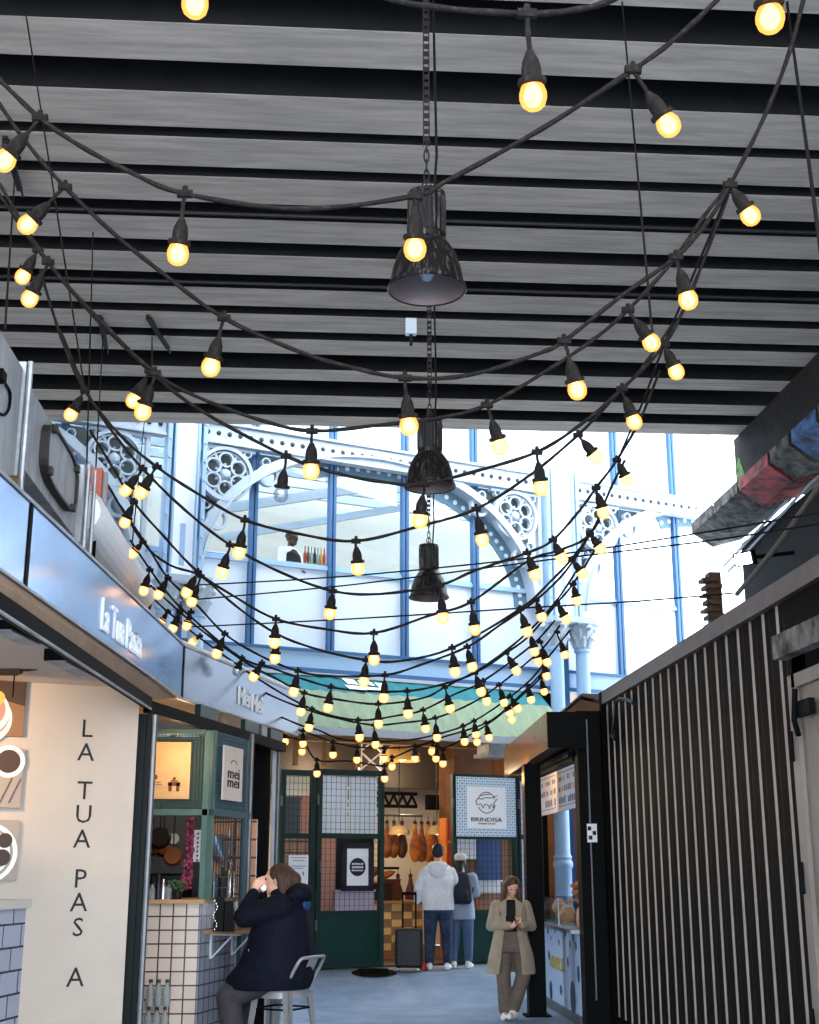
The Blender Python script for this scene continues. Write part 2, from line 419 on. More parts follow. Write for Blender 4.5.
# ================================================================== MARKET HALL FRONT
hall = thing('market_hall', 'pale blue and white iron market hall front with arches, rosettes and tall windows', 'building', fp(4.67, .3))
CS = [-1.9, 4.67, 11.24]
PIL = [(1.22, 1.80), (7.62, 8.26)]
SILL, TB0, TB1, BEAM0, BEAM1 = 6.0, 4.40, 4.74, 7.60, 7.94
S0, S1 = -5.4, s1+.1
mull = []
for c in CS: mull += [c-2.04, c-.78, c+.46, c+1.72]
mull = sorted(m for m in mull if S0 < m < S1)
edges = [S0]+mull+[S1]
for a, b in zip(edges[:-1], edges[1:]):
    MB().obox(fp(a, TB1, -.12), FE*(b-a), ZU*(SILL-TB1), FN*.04).build('lower_panel', 'hall_panel', hall)
    mid = (a+b)/2
    for p, q in ((a, mid-.012), (mid+.012, b)):
        MB().obox(fp(p, BEAM1-.05, -.12), FE*(q-p), ZU*2.6, FN*.04).build('upper_panel', 'hall_panel', hall)
    MB().obox(fp(a, SILL, -.11), FE*(b-a), ZU*(BEAM1-SILL), FN*.012).build('window_pane', 'hall_glass', hall)
for m in mull:
    q = MB(); q.obox(fp(m-.055, TB1, -.1), FE*.045, ZU*(10.4-TB1), FN*.1); q.obox(fp(m+.01, TB1, -.1), FE*.045, ZU*(10.4-TB1), FN*.1); q.obox(fp(m-.02, TB1, -.1), FE*.04, ZU*(10.4-TB1), FN*.05)
    q.build('mullion', 'hall_blue', hall)
q = MB(); q.obox(fp(S0, SILL-.05, -.1), FE*(S1-S0), ZU*.05, FN*.07); q.obox(fp(S0, SILL, -.1), FE*(S1-S0), ZU*.03, FN*.05)
q.build('sill', 'hall_blue_pale', hall)
q = MB(); q.obox(fp(S0, 9.32, -.1), FE*(S1-S0), ZU*.06, FN*.1); q.build('top_rail', 'hall_blue_pale', hall)
q = MB(); q.obox(fp(S0, TB0+.06, -.2), FE*(S1-S0), ZU*(TB1-TB0-.1), FN*.26, 0); q.obox(fp(S0, TB0, -.2), FE*(S1-S0), ZU*.06, FN*.3, 1); q.obox(fp(S0, TB1-.04, -.2), FE*(S1-S0), ZU*.04, FN*.3, 1)
q.build('transom_beam', ['hall_blue_pale', 'hall_blue'], hall)
q = MB(); q.obox(fp(S0, .3, -.5), FE*3.6, ZU*4.1, FN*.3); q.build('lower_wall', 'dark_brick', hall)
# top beams with rivets, one per bay
def hall_bay(c, sl, sr, wl, wr_):
    q = MB(); q.obox(fp(sl, BEAM0+.03, .05), FE*(sr-sl), ZU*(BEAM1-BEAM0-.06), FN*.1, 0)
    for z in (BEAM0, BEAM1-.035): q.obox(fp(sl, z, .03), FE*(sr-sl), ZU*.035, FN*.17, 0)
    n = int((sr-sl)/.165)
    for i in range(n):
        q.ball(fp(sl+.08+i*.165, (BEAM0+BEAM1)/2, .15), .038, 8, 1)
    q.build('riveted_beam', ['hall_iron', 'rivet'], hall, smooth=50)
    # arch rib: outer band, inner flange, and the dotted rear rib
    A, Bz, zc = 2.80, 2.05, 5.72
    th = [math.pi*i/40 for i in range(41)]
    def el(a, b, o, t): return fp(c+a*math.cos(t), zc+b*math.sin(t), o)
    q = MB(); q.strip([el(A, Bz, .02, t) for t in th if sl-.3 < c+A*math.cos(t) < sr+.3], [el(A+.12, Bz+.12, .02, t) for t in th if sl-.3 < c+A*math.cos(t) < sr+.3], FN*.14)
    q.strip([el(A-.03, Bz-.03, -.05, t) for t in th if sl-.3 < c+A*math.cos(t) < sr+.3], [el(A, Bz, -.05, t) for t in th if sl-.3 < c+A*math.cos(t) < sr+.3], FN*.26)
    q.build('arch_rib', 'hall_iron', hall, smooth=40)
    q = MB(); ta = [t for t in th if sl-.2 < c+A*math.cos(t) < sr+.2 and t < 2.0]
    q.strip([el(A-.26, Bz-.26, -.09, t) for t in ta], [el(A-.02, Bz-.02, -.09, t) for t in ta], FN*.03, mi=0)
    for i in range(46):
        t = math.pi*(i+.5)/46
        if sl-.2 < c+A*math.cos(t) < sr+.2 and t < 1.96: q.lathe([(0, .012), (.038, .01), (.038, 0)], el(A-.15, Bz-.15, -.06, t), FN, 10, 1)
    q.build('rear_rib', ['rib_blue', 'hall_panel'], hall)
    for sg in (-1, 1):
        if not (sl-.2 < c+sg*2.47 < sr+.2): continue
        edge = c+sg*2.80; pl = [(c+sg*A*math.cos(t), zc+Bz*math.sin(t)) for t in [math.pi*i/60 for i in range(2, 20)]]
        MB().prism([fp(x, z, -.04) for x, z in pl]+[fp(pl[-1][0], BEAM0, -.04), fp(edge, BEAM0, -.04), fp(edge, pl[0][1], -.04)], FN*.02).build('spandrel_plate', 'spandrel_grey', hall)
        o = (c+sg*2.47, 7.17)
        q = MB(); n = 36
        def circ(cs, cz, r, off): return [fp(cs+r*math.cos(2*math.pi*i/n), cz+r*math.sin(2*math.pi*i/n), off) for i in range(n)]
        q.strip(circ(o[0], o[1], .36, .05), circ(o[0], o[1], .41, .05), FN*.12, True)
        q.strip(circ(o[0], o[1], .325, .07), circ(o[0], o[1], .345, .07), FN*.06, True)
        for k in range(6):
            t = math.pi/6+k*math.pi/3; pc = (o[0]+.215*math.cos(t), o[1]+.215*math.sin(t))
            q.strip(circ(pc[0], pc[1], .092, .07), circ(pc[0], pc[1], .118, .07), FN*.08, True)
            q.bar(fp(o[0]+.06*math.cos(t), o[1]+.06*math.sin(t), .1), fp(o[0]+.17*math.cos(t), o[1]+.17*math.sin(t), .1), .022, .03)
            t2 = t+math.pi/6; q.bar(fp(o[0]+.24*math.cos(t2), o[1]+.24*math.sin(t2), .1), fp(o[0]+.36*math.cos(t2), o[1]+.36*math.sin(t2), .1), .05, .04)
        q.lathe([(0, .16), (.05, .15), (.085, .1), (.085, .02)], fp(o[0], o[1], .02), FN, 14)
        q.build('rosette', 'hall_iron', hall, smooth=40)
        q = MB()
        for (ds, dz, r) in ((-.66, .08, .17), (.10, -.68, .16), (-.62, .27, .07), (.27, -.48, .07), (.33, .33, .07), (-.33, .35, .06)):
            q.strip(circ(o[0]+sg*ds, o[1]+dz, r*.72, .05), circ(o[0]+sg*ds, o[1]+dz, r, .05), FN*.09, True)
        q.obox(fp(o[0]+sg*.44, 5.6, .03), FE*(sg*.06), ZU*2.0, FN*.1)
        q.obox(fp(o[0]-.45, BEAM0-.06, .03), FE*.9, ZU*.05, FN*.1)
        q.build('spandrel_tracery', 'hall_iron', hall, smooth=40)
hall_bay(CS[0]-.08, S0, 1.2, 0, 0); hall_bay(CS[1]-.08, 1.74, 7.55, 0, 0); hall_bay(CS[2]-.08, 8.25, S1, 0, 0)
for a, b in PIL:
    q = MB(); q.obox(fp(a+.1, 5.45, .02), FE*(b-a-.2), ZU*2.6, FN*.12, 0)
    for x0, w in ((a, .06), (a+.1, .03), (b-.06, .06), (b-.13, .03)): q.obox(fp(x0, 5.45, .02), FE*w, ZU*2.6, FN*.2, 1)
    q.obox(fp(a+.06, 5.45, .02), FE*.04, ZU*2.6, FN*.08, 2); q.obox(fp(b-.1, 5.45, .02), FE*.04, ZU*2.6, FN*.08, 2)
    q.obox(fp((a+b)/2-.03, 5.75, .14), FE*.07, ZU*.6, FN*.02, 1)
    for i in range(9):
        q.ball(fp(a+.03, 5.6+i*.28, .22), .025, 6, 1); q.ball(fp(b-.03, 5.6+i*.28, .22), .025, 6, 1)
    q.build('pilaster', ['hall_white', 'hall_blue_pale', 'hall_blue'], hall)
def column(s, o, z0, z1, dark=False):
    c = fp(s, 0, o); r = .118
    q = MB(); q.lathe([(r*1.5, z0), (r*1.5, z0+.12), (r*1.25, z0+.2), (r*1.12, z0+.3), (r*1.12, z0+1.35), (r*1.3, z0+1.38), (r*1.3, z0+1.44), (r*1.12, z0+1.47), (r*1.22, z0+1.52), (r, z0+1.56), (r*.94, z1-.42), (r*1.15, z1-.41), (r*1.15, z1-.37), (r*.95, z1-.35)], c, n=22)
    col = q.build('column', 'hall_blue_pale', hall, smooth=40)
    k = MB(); k.lathe([(r*.95, z1-.36), (r*1.05, z1-.2), (r*1.7, z1-.05), (r*1.75, z1)], c, n=16)
    for ring, (zz, rr, ln) in enumerate(((z1-.34, r*1.0, .15), (z1-.22, r*1.1, .17))):
        for i in range(8):
            t = 2*math.pi*(i+.5*ring)/8; d = V((math.cos(t), math.sin(t), 0)); p = c+d*rr+ZU*zz
            k.tube([p, p+d*.02+ZU*ln*.6, p+d*.07+ZU*ln, p+d*.10+ZU*ln*.82], [.035, .045, .03, .012], 6)
    for i in range(4):
        t = math.pi/4+i*math.pi/2+FA; d = V((math.cos(t), math.sin(t), 0)); p = c+d*r*1.9+ZU*(z1-.04)
        k.ball(p, (.055, .055, .05), 8)
    k.obox(c-FE*.21-FN*.21+ZU*z1, FE*.42, FN*.42, ZU*.05)
    k.build('capital', 'hall_iron', col, smooth=50)
for (a, b) in PIL:
    column(a+.07, .26, .32, 5.42); column(b-.07, .26, .32, 5.42)
    q = MB(); q.obox(fp((a+b)/2-.05, .32, .1), FE*.1, ZU*5.1, FN*.06); q.build('downpipe', 'hall_blue', hall)
    q = MB(); q.obox(fp(a-.06, 5.44, 0), FE*(b-a+.12), ZU*.1, FN*.5); q.build('impost', 'hall_iron', hall)
# upstairs room behind the windows
RB = -3.6
struct(MB().obox(fp(S0, 4.76, -.15), FE*(S1-S0), FN*(RB+.1), ZU*.1).build('floor', 'rest_wood'), 'upstairs dining room floor')
struct(MB().obox(fp(S0, 5.0, RB), FE*(S1-S0), FN*-.1, ZU*5).build('wall_back', 'rest_wall'), 'cream back wall of the upstairs dining room')
for i, s in enumerate((-2.4, .2, 2.9, 5.6, 8.4)):
    q = thing('ceiling_light', 'slim white strip light upstairs, %s' % ['behind the far-left rosette', 'left of the waiter', 'over the waiter', 'behind the middle window', 'behind the pair of columns'][i], 'light', fp(s, 8.6, -1.8))
    MB().obox(fp(s-.6, 8.62, -1.9), FE*1.2, FN*.2, ZU*.06).build('housing', 'hall_white', q); MB().obox(fp(s-.58, 8.6, -1.88), FE*1.16, FN*.16, ZU*.02).build('diffuser', 'strip_lamp', q)
q = MB()
for k in range(5): q.bar(fp(S0, 8.0+.02*k, -.8-.6*k), fp(S1, 8.0+.02*k, -.8-.6*k), .08, .14)
q.bar(fp(2.2, 7.2, -2.6), fp(6.4, 8.3, -2.2), .1, .16); q.bar(fp(3.0, 6.9, -2.4), fp(7.0, 8.0, -2.2), .08, .12)
struct(q.build('trim_2', 'hall_iron'), 'white roof beams inside the hall')
bar = thing('back_bar', 'bar shelf of bottles behind the upstairs waiter', 'shelf', fp(3.7, 4.86, -1.0))
sb_ = fs(305, 555, -.95)[0]; q = MB(); q.obox(fp(sb_-.06, 4.86, -1.1), FE*.5, FN*.3, ZU*1.38); q.build('cabinet', 'rest_wood', bar)
b0 = None
for i in range(7):
    p = fp(sb_+i*.055, 6.242, -.95); mtl = ['red_tin', 'leaf', 'bottle', 'black_plastic', 'bottle', 'food_yellow', 'red_tin'][i]
    q = MB(); q.lathe([(0, 0), (.024, 0), (.025, .17), (.01, .22), (.01, .29), (0, .29)], p, n=10)
    tag(q.build('bottle', mtl, base=p), ['red bottle beside the upstairs waiter', 'green bottle second from the upstairs waiter', 'clear bottle next to the green bottle upstairs', 'black bottle in the middle of the upstairs bar', 'clear bottle beyond the black bottle upstairs', 'yellow bottle on the upstairs bar', 'red bottle at the far end of the upstairs bar'][i], 'bottle', 'bottles on the upstairs bar')
p = fp(2.62, 5.95, -2.3)
po = thing('wall_poster', 'blue poster on the upstairs wall left of the waiter', 'poster', p)
MB().obox(fp(2.5, 5.9, -2.3), FE*.55, ZU*.7, FN*.03).build('sheet', 'blue_banner', po); MB().obox(fp(2.47, 5.87, -2.32), FE*.61, ZU*.76, FN*.02).build('backing', 'hall_white', po)
# ================================================================== SHOP UNDER THE HALL
FZ = .335
SD = -4.6      # shop depth
struct(MB().obox(fp(2.2, FZ, SD), FE*6.4, FN*.02, ZU*3.6).build('wall_back', 'shop_cream'), 'cream back wall of the ham shop')
struct(MB().obox(fp(2.2, FZ, SD), FN*(-SD-.6), FE*-.1, ZU*3.6).build('wall_left', 'shop_brown'), 'brown side wall of the ham shop')
struct(MB().obox(fp(8.6, FZ, SD), FN*(-SD-.4), FE*.1, ZU*3.6).build('wall_right', 'shop_brown'), 'brown side wall of the ham shop')
struct(MB().obox(fp(2.2, 3.95, SD), FE*6.4, FN*(-SD-.2), ZU*.08).build('ceiling', 'shop_brown'), 'dark ceiling of the ham shop')
struct(MB().obox(fp(2.6, FZ, SD), FE*5.4, FN*(-SD-.12), ZU*.012).build('floor', 'shop_floor'), 'brown floor inside the ham shop')
# lintel timbers over the gates
lt = thing('shop_lintel', 'timber and steel lintel above the green shop gates', 'beam', fp(5, 3.1, -.2))
q = MB(); q.obox(fp(2.6, 3.46, -.35), FE*5.6, ZU*.16, FN*.12); q.build('timber', 'shop_wood', lt)
q = MB()
for s in (3.0, 3.45, 3.9, 4.45): q.obox(fp(s, 3.1, -.3), FE*.06, ZU*.4, FN*.06)
q.build('strut', 'shop_wood', lt)
q = MB(); q.obox(fp(2.6, 3.62, -.12), FE*5.4, ZU*.75, FN*.06); q.build('fascia_board', 'stand_dark', lt)
# brown pier inside, lattice beam and column, hams
p = fp(6.35, FZ, -1.2); q = MB(); sp_ = fs(439, 800, -1.5)[0]; q.obox(fp(sp_, FZ, -1.5), FE*.7, FN*.5, ZU*3.2); struct(q.build('column', 'shop_brown', base=p), 'brown pier inside the ham shop')
struct(MB().obox(fp(3.6, 3.02, -3.2), FE*4.5, ZU*.95, FN*.1).build('trim_3', 'hoof'), 'dark bulkhead above the hams')
lb = thing('lattice_beam', 'dark pierced iron beam the hams hang from', 'beam', fp(4.9, 2.6, -1.8))
q = MB(); A0 = fp(4.3, 2.62, -1.9); L = FE*2.0
for z in (0, .2): q.obox(A0+ZU*z, L, FN*.08, ZU*.05)
n = 12
for i in range(n):
    a = A0+L*(i/n)+FN*.04; b = A0+L*((i+1)/n)+FN*.04; m_ = (a+b)/2
    q.bar(a+ZU*.04, m_+ZU*.2, .03, .03); q.bar(m_+ZU*.2, b+ZU*.04, .03, .03)
q.obox(fp(fs(425, 800, -1.9)[0], 2.6, -1.9), FE*.6, FN*.12, ZU*.24)
q.build('truss', 'black_metal', lb); q = MB(); q.tube([fp(4.3, 2.5, -1.84), fp(6.4, 2.5, -1.84)], .02); q.build('hanging_rail', 'steel_grey', lb)
q = MB(); q.tube([fp(4.3, 1.68, -1.9), fp(6.0, 1.68, -1.9)], .02); q.build('lower_rail', 'black_metal', lb)
lc = thing('lattice_column', 'white lattice post rising behind the hams', 'column', fp(5.75, 2.8, -2.4))
q = MB()
for s in (5.55, 5.95): q.obox(fp(s, 2.0, -2.5), FE*.05, FN*.05, ZU*1.95)
for k in range(6):
    z = 2.05+k*.3; q.bar(fp(5.57, z, -2.47), fp(5.97, z+.3, -2.47), .04, .02); q.bar(fp(5.97, z, -2.47), fp(5.57, z+.3, -2.47), .04, .02)
q.build('lattice', 'hall_white', lc)
def ham(p, h, m, label, grp):
    t = thing('cured_ham', label, 'ham', p, 0, grp)
    q = MB(); q.lathe([(.002, -h), (.05, -h+.02), (.09, -h*.8), (.095, -h*.66), (.07, -h*.48), (.04, -h*.3), (.028, -h*.16), (.03, -h*.1)], p, n=12, sc=(1, .7)); q.build('leg_meat', m, t, smooth=60)
    q = MB(); q.lathe([(.03, -h*.1), (.034, -h*.06), (.02, -.01), (.004, 0)], p, n=8); q.build('hoof', 'hoof', t, smooth=60)
    q = MB(); q.tube([p+ZU*-.01, p+ZU*.07], .006, 5); q.build('cord', 'black_plastic', t)
hx = [(387, 'ham', 'dark ham hanging nearest the left gate post'), (394, 'ham', 'dark ham hanging second from the left gate post'), (402, 'ham_dark', 'dark ham hanging over the left wicker lampshade'), (415, 'ham_orange', 'amber ham hanging right of the gap in the row'), (421.5, 'ham', 'brown ham between two amber hams'), (428, 'ham_orange', 'amber ham hanging third in the amber cluster'), (434, 'ham', 'brown ham hanging closest to the brown pier')]
for x, m, l in hx:
    s, z = fs(x, 808, -1.84); ham(fp(s, 2.43, -1.84), .60 if x < 410 else .66, m, l, 'hams on the rail')
for x, m, l in ((398, 'ham_dark', 'small dark ham on the lower rail at the left'), (410.5, 'ham_dark', 'dark ham on the lower rail against the cream wall')):
    s, z = fs(x, 850, -1.9); ham(fp(s, 1.6, -1.9), .5, m, l, 'hams on the lower rail')
def shade_lamp(x, y, r, label):
    s, z = fs(x, y, -1.4); p = fp(s, z, -1.4)
    t = thing('pendant_lamp', label, 'lamp', p, 0, 'wicker lamps in the ham shop')
    MB().lathe([(r*1.15, -.04), (r*1.08, .02), (r*.85, .07), (r*.4, .1), (.02, .105), (.015, .085), (r*.38, .08), (r*.8, .05), (r*1.02, .0), (r*1.1, -.04), (r*1.15, -.04)], p, n=20).build('lamp_shade', 'wicker', t, smooth=50)
    MB().ball(p-ZU*.0, .045, 10).build('bulb', 'warm_lamp', t, smooth=60); MB().tube([p+ZU*.12, p+ZU*(3.9-z)], .008, 6).build('cord', 'black_plastic', t)
shade_lamp(399, 832, .15, 'domed wicker lampshade hanging below the dark hams'); shade_lamp(437, 832, .14, 'domed wicker lampshade hanging in front of the brown pier')
s, z = fs(402, 755, -1.6); p = fp(s, z, -1.6); t = thing('pendant_lamp', 'large golden dome lamp glowing above the lattice beam', 'lamp', p)
MB().lathe([(.3, -.1), (.28, .02), (.2, .14), (.05, .2), (.03, .17), (.18, .11), (.26, .0), (.28, -.1), (.3, -.1)], p, n=24).build('lamp_shade', 'check_light', t, smooth=50); MB().ball(p-ZU*.02, .09, 12).build('bulb', 'warm_lamp', t, smooth=60); MB().tube([p+ZU*.19, p+ZU*(3.9-z)], .01, 6).build('cord', 'black_plastic', t)
# shop counter of chequered boxes with things on it
ct = thing('shop_counter', 'counter faced with a chequer of tan and brown blocks', 'counter', fp(5.15, FZ, -1.4))
q = MB(); s0, s1_ = 4.62, 6.05
q.obox(fp(s0, FZ, -1.75), FE*(s1_-s0), FN*.55, ZU*.82, 0)
for i in range(8):
    for j in range(6):
        w = (s1_-s0)/8; q.obox(fp(s0+i*w+.006, FZ+.14+j*.113+.006, -1.21), FE*(w-.012), ZU*.1, FN*.012, 1+((i+j) % 2))
q.obox(fp(s0, FZ, -1.25), FE*(s1_-s0), FN*.03, ZU*.13, 3)
q.build('front', ['shop_wood', 'check_light', 'check_dark', 'black_plastic'], ct)
q = MB(); q.obox(fp(s0-.04, FZ+.82, -1.8), FE*(s1_-s0+.08), FN*.66, ZU*.04); q.build('worktop', 'shop_wood', ct)
cz = FZ+.86
for i, (ds, w, h, m, l) in enumerate(((4.68, .2, .2, 'check_light', 'tan box at the left end of the shop counter'), (4.95, .3, .13, 'ham', 'brown tray next to the tan box on the shop counter'), (5.32, .26, .24, 'hoof', 'black crate on the shop counter'), (5.56, .16, .3, 'ham_dark', 'dark brown box at the right end of the shop counter'))):
    p = fp(ds, cz, -1.6); q = MB(); q.obox(p, FE*w, FN*.3, ZU*h); q.obox(p+ZU*h-FE*.01-FN*.01, FE*(w+.02), FN*.32, ZU*.02); tag(q.build('crate', m, base=p), l, 'crate')
for i in range(5):
    p = fp(4.72+i*.22, cz+.35, -1.75); q = MB(); a = p; b_ = p+FE*.26+ZU*(.16 if i % 2 else .08)
    q.tube([a, a.lerp(b_, .3), a.lerp(b_, .7), b_], [.02, .06, .05, .012], 8)
    t = tag(q.build('sausage', 'ham_dark' if i % 2 else 'ham', base=p, smooth=60), ['dark sausage lying first on the counter rack', 'pale sausage lying second on the counter rack', 'dark sausage at the middle of the counter rack', 'pale sausage lying fourth on the counter rack', 'dark sausage at the right end of the counter rack'][i], 'sausage', 'sausages on the counter rack')
sr = thing('counter_rack', 'low wooden rack carrying sausages on the counter', 'rack', fp(5.1, cz, -1.75))
MB().obox(fp(4.62, cz+.26, -1.85), FE*1.2, FN*.2, ZU*.03).build('shelf', 'shop_wood', sr); q = MB()
for s in (4.64, 5.78): q.obox(fp(s, cz, -1.83), FE*.03, FN*.16, ZU*.27)
q.build('leg', 'shop_wood', sr)
# shelf of tins at the right
sh = thing('shop_shelf', 'orange shelf against the brown pier', 'shelf', fp(6.1, FZ, -1.0))
q = MB(); s0 = fs(444, 830, -.9)[0]
for z in (1.2, 1.7, 2.06): q.obox(fp(s0, z, -1.05), FE*.26, FN*.2, ZU*.03)
q.obox(fp(s0, FZ, -1.05), FE*.03, FN*.2, ZU*2.1); q.obox(fp(s0+.24, FZ, -1.05), FE*.03, FN*.2, ZU*2.1); q.build('frame', 'orange_tin', sh)
for i, z in enumerate((1.23, 1.73, 2.09)):
    p = fp(s0+.13, z, -.93); tag(MB().lathe([(0, 0), (.07, 0), (.07, .22), (.05, .27), (0, .27)], p, n=12).build('tin', 'red_tin', base=p, smooth=40), ['red tin on the low shelf by the pier', 'red tin on the middle shelf by the pier', 'red tin on the top shelf by the pier'][i], 'tin', 'red tins by the brown pier')

# gates
def gate(name, label, x0, x1, ytop, ymid, ylow, ybot, back=None, mid=None, post=.07):
    sa, sb = fs(x0, 850)[0], fs(x1, 850)[0]; xm = (x0+x1)/2
    zt, zm, zl, zb = fs(xm, ytop)[1], fs(xm, ymid)[1], fs(xm, ylow)[1], FZ+.012
    t = thing(name, label, 'gate', fp((sa+sb)/2, zb, 0)); q = MB()
    q.obox(fp(sa, zb, -.04), FE*post, FN*.08, ZU*(zt-zb)); q.obox(fp(sb-post, zb, -.04), FE*post, FN*.08, ZU*(zt-zb))
    for z, h in ((zt-.08, .08), (zm-.035, .07), (zl-.06, .08), (zb+.0, .09)): q.obox(fp(sa, z, -.035), FE*(sb-sa), FN*.07, ZU*h)
    q.build('frame', 'gate_green', t)
    MB().obox(fp(sa+.02, zb+.02, -.02), FE*(sb-sa-.04), FN*.03, ZU*(zl-zb)).build('kick_panel', 'gate_kick', t)
    nx = max(3, int((sb-sa)/.085))
    wiremesh(MB(), fp(sa+post, zl, .0), FE*(sb-sa-2*post), ZU*(zm-zl), nx, int((zm-zl)/.085), .0045).build('wire_mesh', 'wire', t)
    wiremesh(MB(), fp(sa+post, zm, .0), FE*(sb-sa-2*post), ZU*(zt-zm), nx, int((zt-zm)/.085), .0045).build('wire_mesh', 'wire', t)
    for z in (zb+.5, zt-.5): MB().tube([fp(sa-.005, z, .05), fp(sa-.005, z+.14, .05)], .018, 8).build('hinge', 'steel_grey', t)
    return t, sa, sb, zt, zm, zl, zb
g1 = gate('shop_gate', 'fixed green mesh gate with a white notice behind the seated woman', 279, 314, 770, 836, 912, 963)
g2 = gate('shop_gate', 'green door with white backing and a black framed poster', 316, 383, 770, 836, 912, 963)
g3 = gate('shop_gate', 'green gate carrying the patterned shop sign', 452, 517, 775, 837, 911, 963)
g4 = gate('shop_gate', 'narrow green mesh gate between the sign gate and the coffee stand', 518, 536, 776, 837, 911, 963, post=.04)
t, sa, sb, zt, zm, zl, zb = g2
q = MB(); q.obox(fp(sa+.07, zm+.02, -.09), FE*(sb-sa-.14)*.5-FE*.012, FN*.02, ZU*(zt-zm-.1)); q.obox(fp((sa+sb)/2+.012, zm+.02, -.09), FE*(sb-sa-.14)*.5-FE*.012, FN*.02, ZU*(zt-zm-.1)); q.build('white_backing', 'hall_white', t)
MB().obox(fp(sa+.03, zm-.5, .04), FE*.02, FN*.06, ZU*.16).build('handle', 'steel_grey', t)
# framed poster on the door
a, z1 = fs(342, 843, .06); b, z0 = fs(373, 891, .06)
pf = thing('framed_poster', 'white poster with a black disc in a dark frame on the green door', 'poster', fp((a+b)/2, z0, .06))
q = MB(); fw = .075
q.obox(fp(a, z0, .045), FE*(b-a), FN*.03, ZU*fw); q.obox(fp(a, z1-fw, .045), FE*(b-a), FN*.03, ZU*fw); q.obox(fp(a, z0, .045), FE*fw, FN*.03, ZU*(z1-z0)); q.obox(fp(b-fw, z0, .045), FE*fw, FN*.03, ZU*(z1-z0))
q.build('frame', 'navy_bag', pf); MB().obox(fp(a+fw, z0+fw, .045), FE*(b-a-2*fw), FN*.012, ZU*(z1-z0-2*fw)).build('sheet', 'paper', pf)
cx, czz = (a+b)/2, z0+(z1-z0)*.5
d = MB().lathe([(0, .004), (.125, .004), (.125, 0)], fp(cx, czz, .06), FN, 28).build('disc', 'navy_bag', pf)
q = MB(); random.seed(3)
for r_, (dz, n, h) in enumerate(((.045, 8, .03), (0, 9, .032), (-.045, 9, .022))):
    for i in range(n):
        w = .18/n; q.obox(fp(cx-.09+i*w, czz+dz-h/2, .066), FE*w*.62, FN*.003, ZU*h*random.uniform(.7, 1))
q.build('print', 'paper', pf)
# notice
a, z1 = fs(289, 855, .06); b, z0 = fs(308, 885, .06)
nt_ = thing('notice', 'white paper notice on the fixed gate beside the woman\'s hair', 'notice', fp((a+b)/2, z0, .05))
MB().obox(fp(a, z0, .05), FE*(b-a), FN*.006, ZU*(z1-z0)).build('sheet', 'paper', nt_)
q = MB()
for k, w in ((.9, .8), (.8, .6), (.62, .75), (.55, .5)): q.obox(fp(a+(b-a)*(1-w)/2, z0+(z1-z0)*k, .057), FE*(b-a)*w, FN*.002, ZU*.008)
for x in (.25, .72): q.obox(fp(a+(b-a)*x, z0+(z1-z0)*.32, .057), FE*.018, FN*.002, ZU*.05)
q.build('print', 'menu_ink', nt_)
# shop sign
t, sa, sb, zt, zm, zl, zb = g3
a, b, z0, z1 = sa+.05, sb-.045, zm+.005, zt-.04
sg = thing('shop_sign', 'pale blue patterned sign with a pig drawing and the word BRINDISA', 'sign', fp((a+b)/2, z0, .05))
MB().obox(fp(a, z0, .045), FE*(b-a), FN*.012, ZU*(z1-z0)).build('board', 'sign_blue', sg)
q = MB(); nx, nz = 26, 22
for i in range(nx):
    for j in range(nz):
        u_, v_ = (i+.5)/nx, (j+.5)/nz
        if .18 < u_ < .82 and .15 < v_ < .84: continue
        c_ = fp(a+(b-a)*u_, z0+(z1-z0)*v_, .059); r = .016
        q.add([c_-FE*r, c_+ZU*r*.5, c_+FE*r, c_-ZU*r], [(0, 1, 2, 3)] if (i+j) % 2 else [(0, 3, 1)])
q.build('pattern', 'pattern_ink', sg)
MB().obox(fp(a+(b-a)*.17, z0+(z1-z0)*.14, .057), FE*(b-a)*.66, FN*.006, ZU*(z1-z0)*.7).build('label_panel', 'paper', sg)
cx, cz2 = (a+b)/2, z0+(z1-z0)*.57
q = MB(); n = 40; R = .155
def arc(r, t0, t1): return [fp(cx+r*math.cos(t0+(t1-t0)*i/n), cz2+r*math.sin(t0+(t1-t0)*i/n), .064) for i in range(n+1)]
q.strip(arc(R-.007, .35, 2.75), arc(R+.004, .35, 2.75), FN*.003); q.strip(arc(R-.007, 3.6, 6.1), arc(R+.004, 3.6, 6.1), FN*.003)
pig = [(-.19, .02), (-.15, .06), (-.09, .05), (0, .075), (.08, .07), (.14, .09), (.19, .11)]
for L_ in (pig, [(-.19, .02), (-.17, -.03), (-.1, -.02), (-.06, -.08), (-.03, -.02), (.03, -.04), (.05, -.09), (.08, -.02), (.12, -.07), (.13, 0), (.19, .06)], [(-.1, .1), (-.02, .12), (.06, .125)]):
    q.tube([fp(cx+x, cz2+z, .066) for x, z in L_], .006, 5)
q.build('pig_emblem', 'text_black', sg, smooth=None)
text('lettering', 'BRINDISA', fp(cx, z0+(z1-z0)*.285, .064), FE, ZU, .54, .06, 'text_black', sg)
text('lettering', 'SPANISH FOODS', fp(cx, z0+(z1-z0)*.215, .064), FE, ZU, .30, .022, 'text_black', sg)
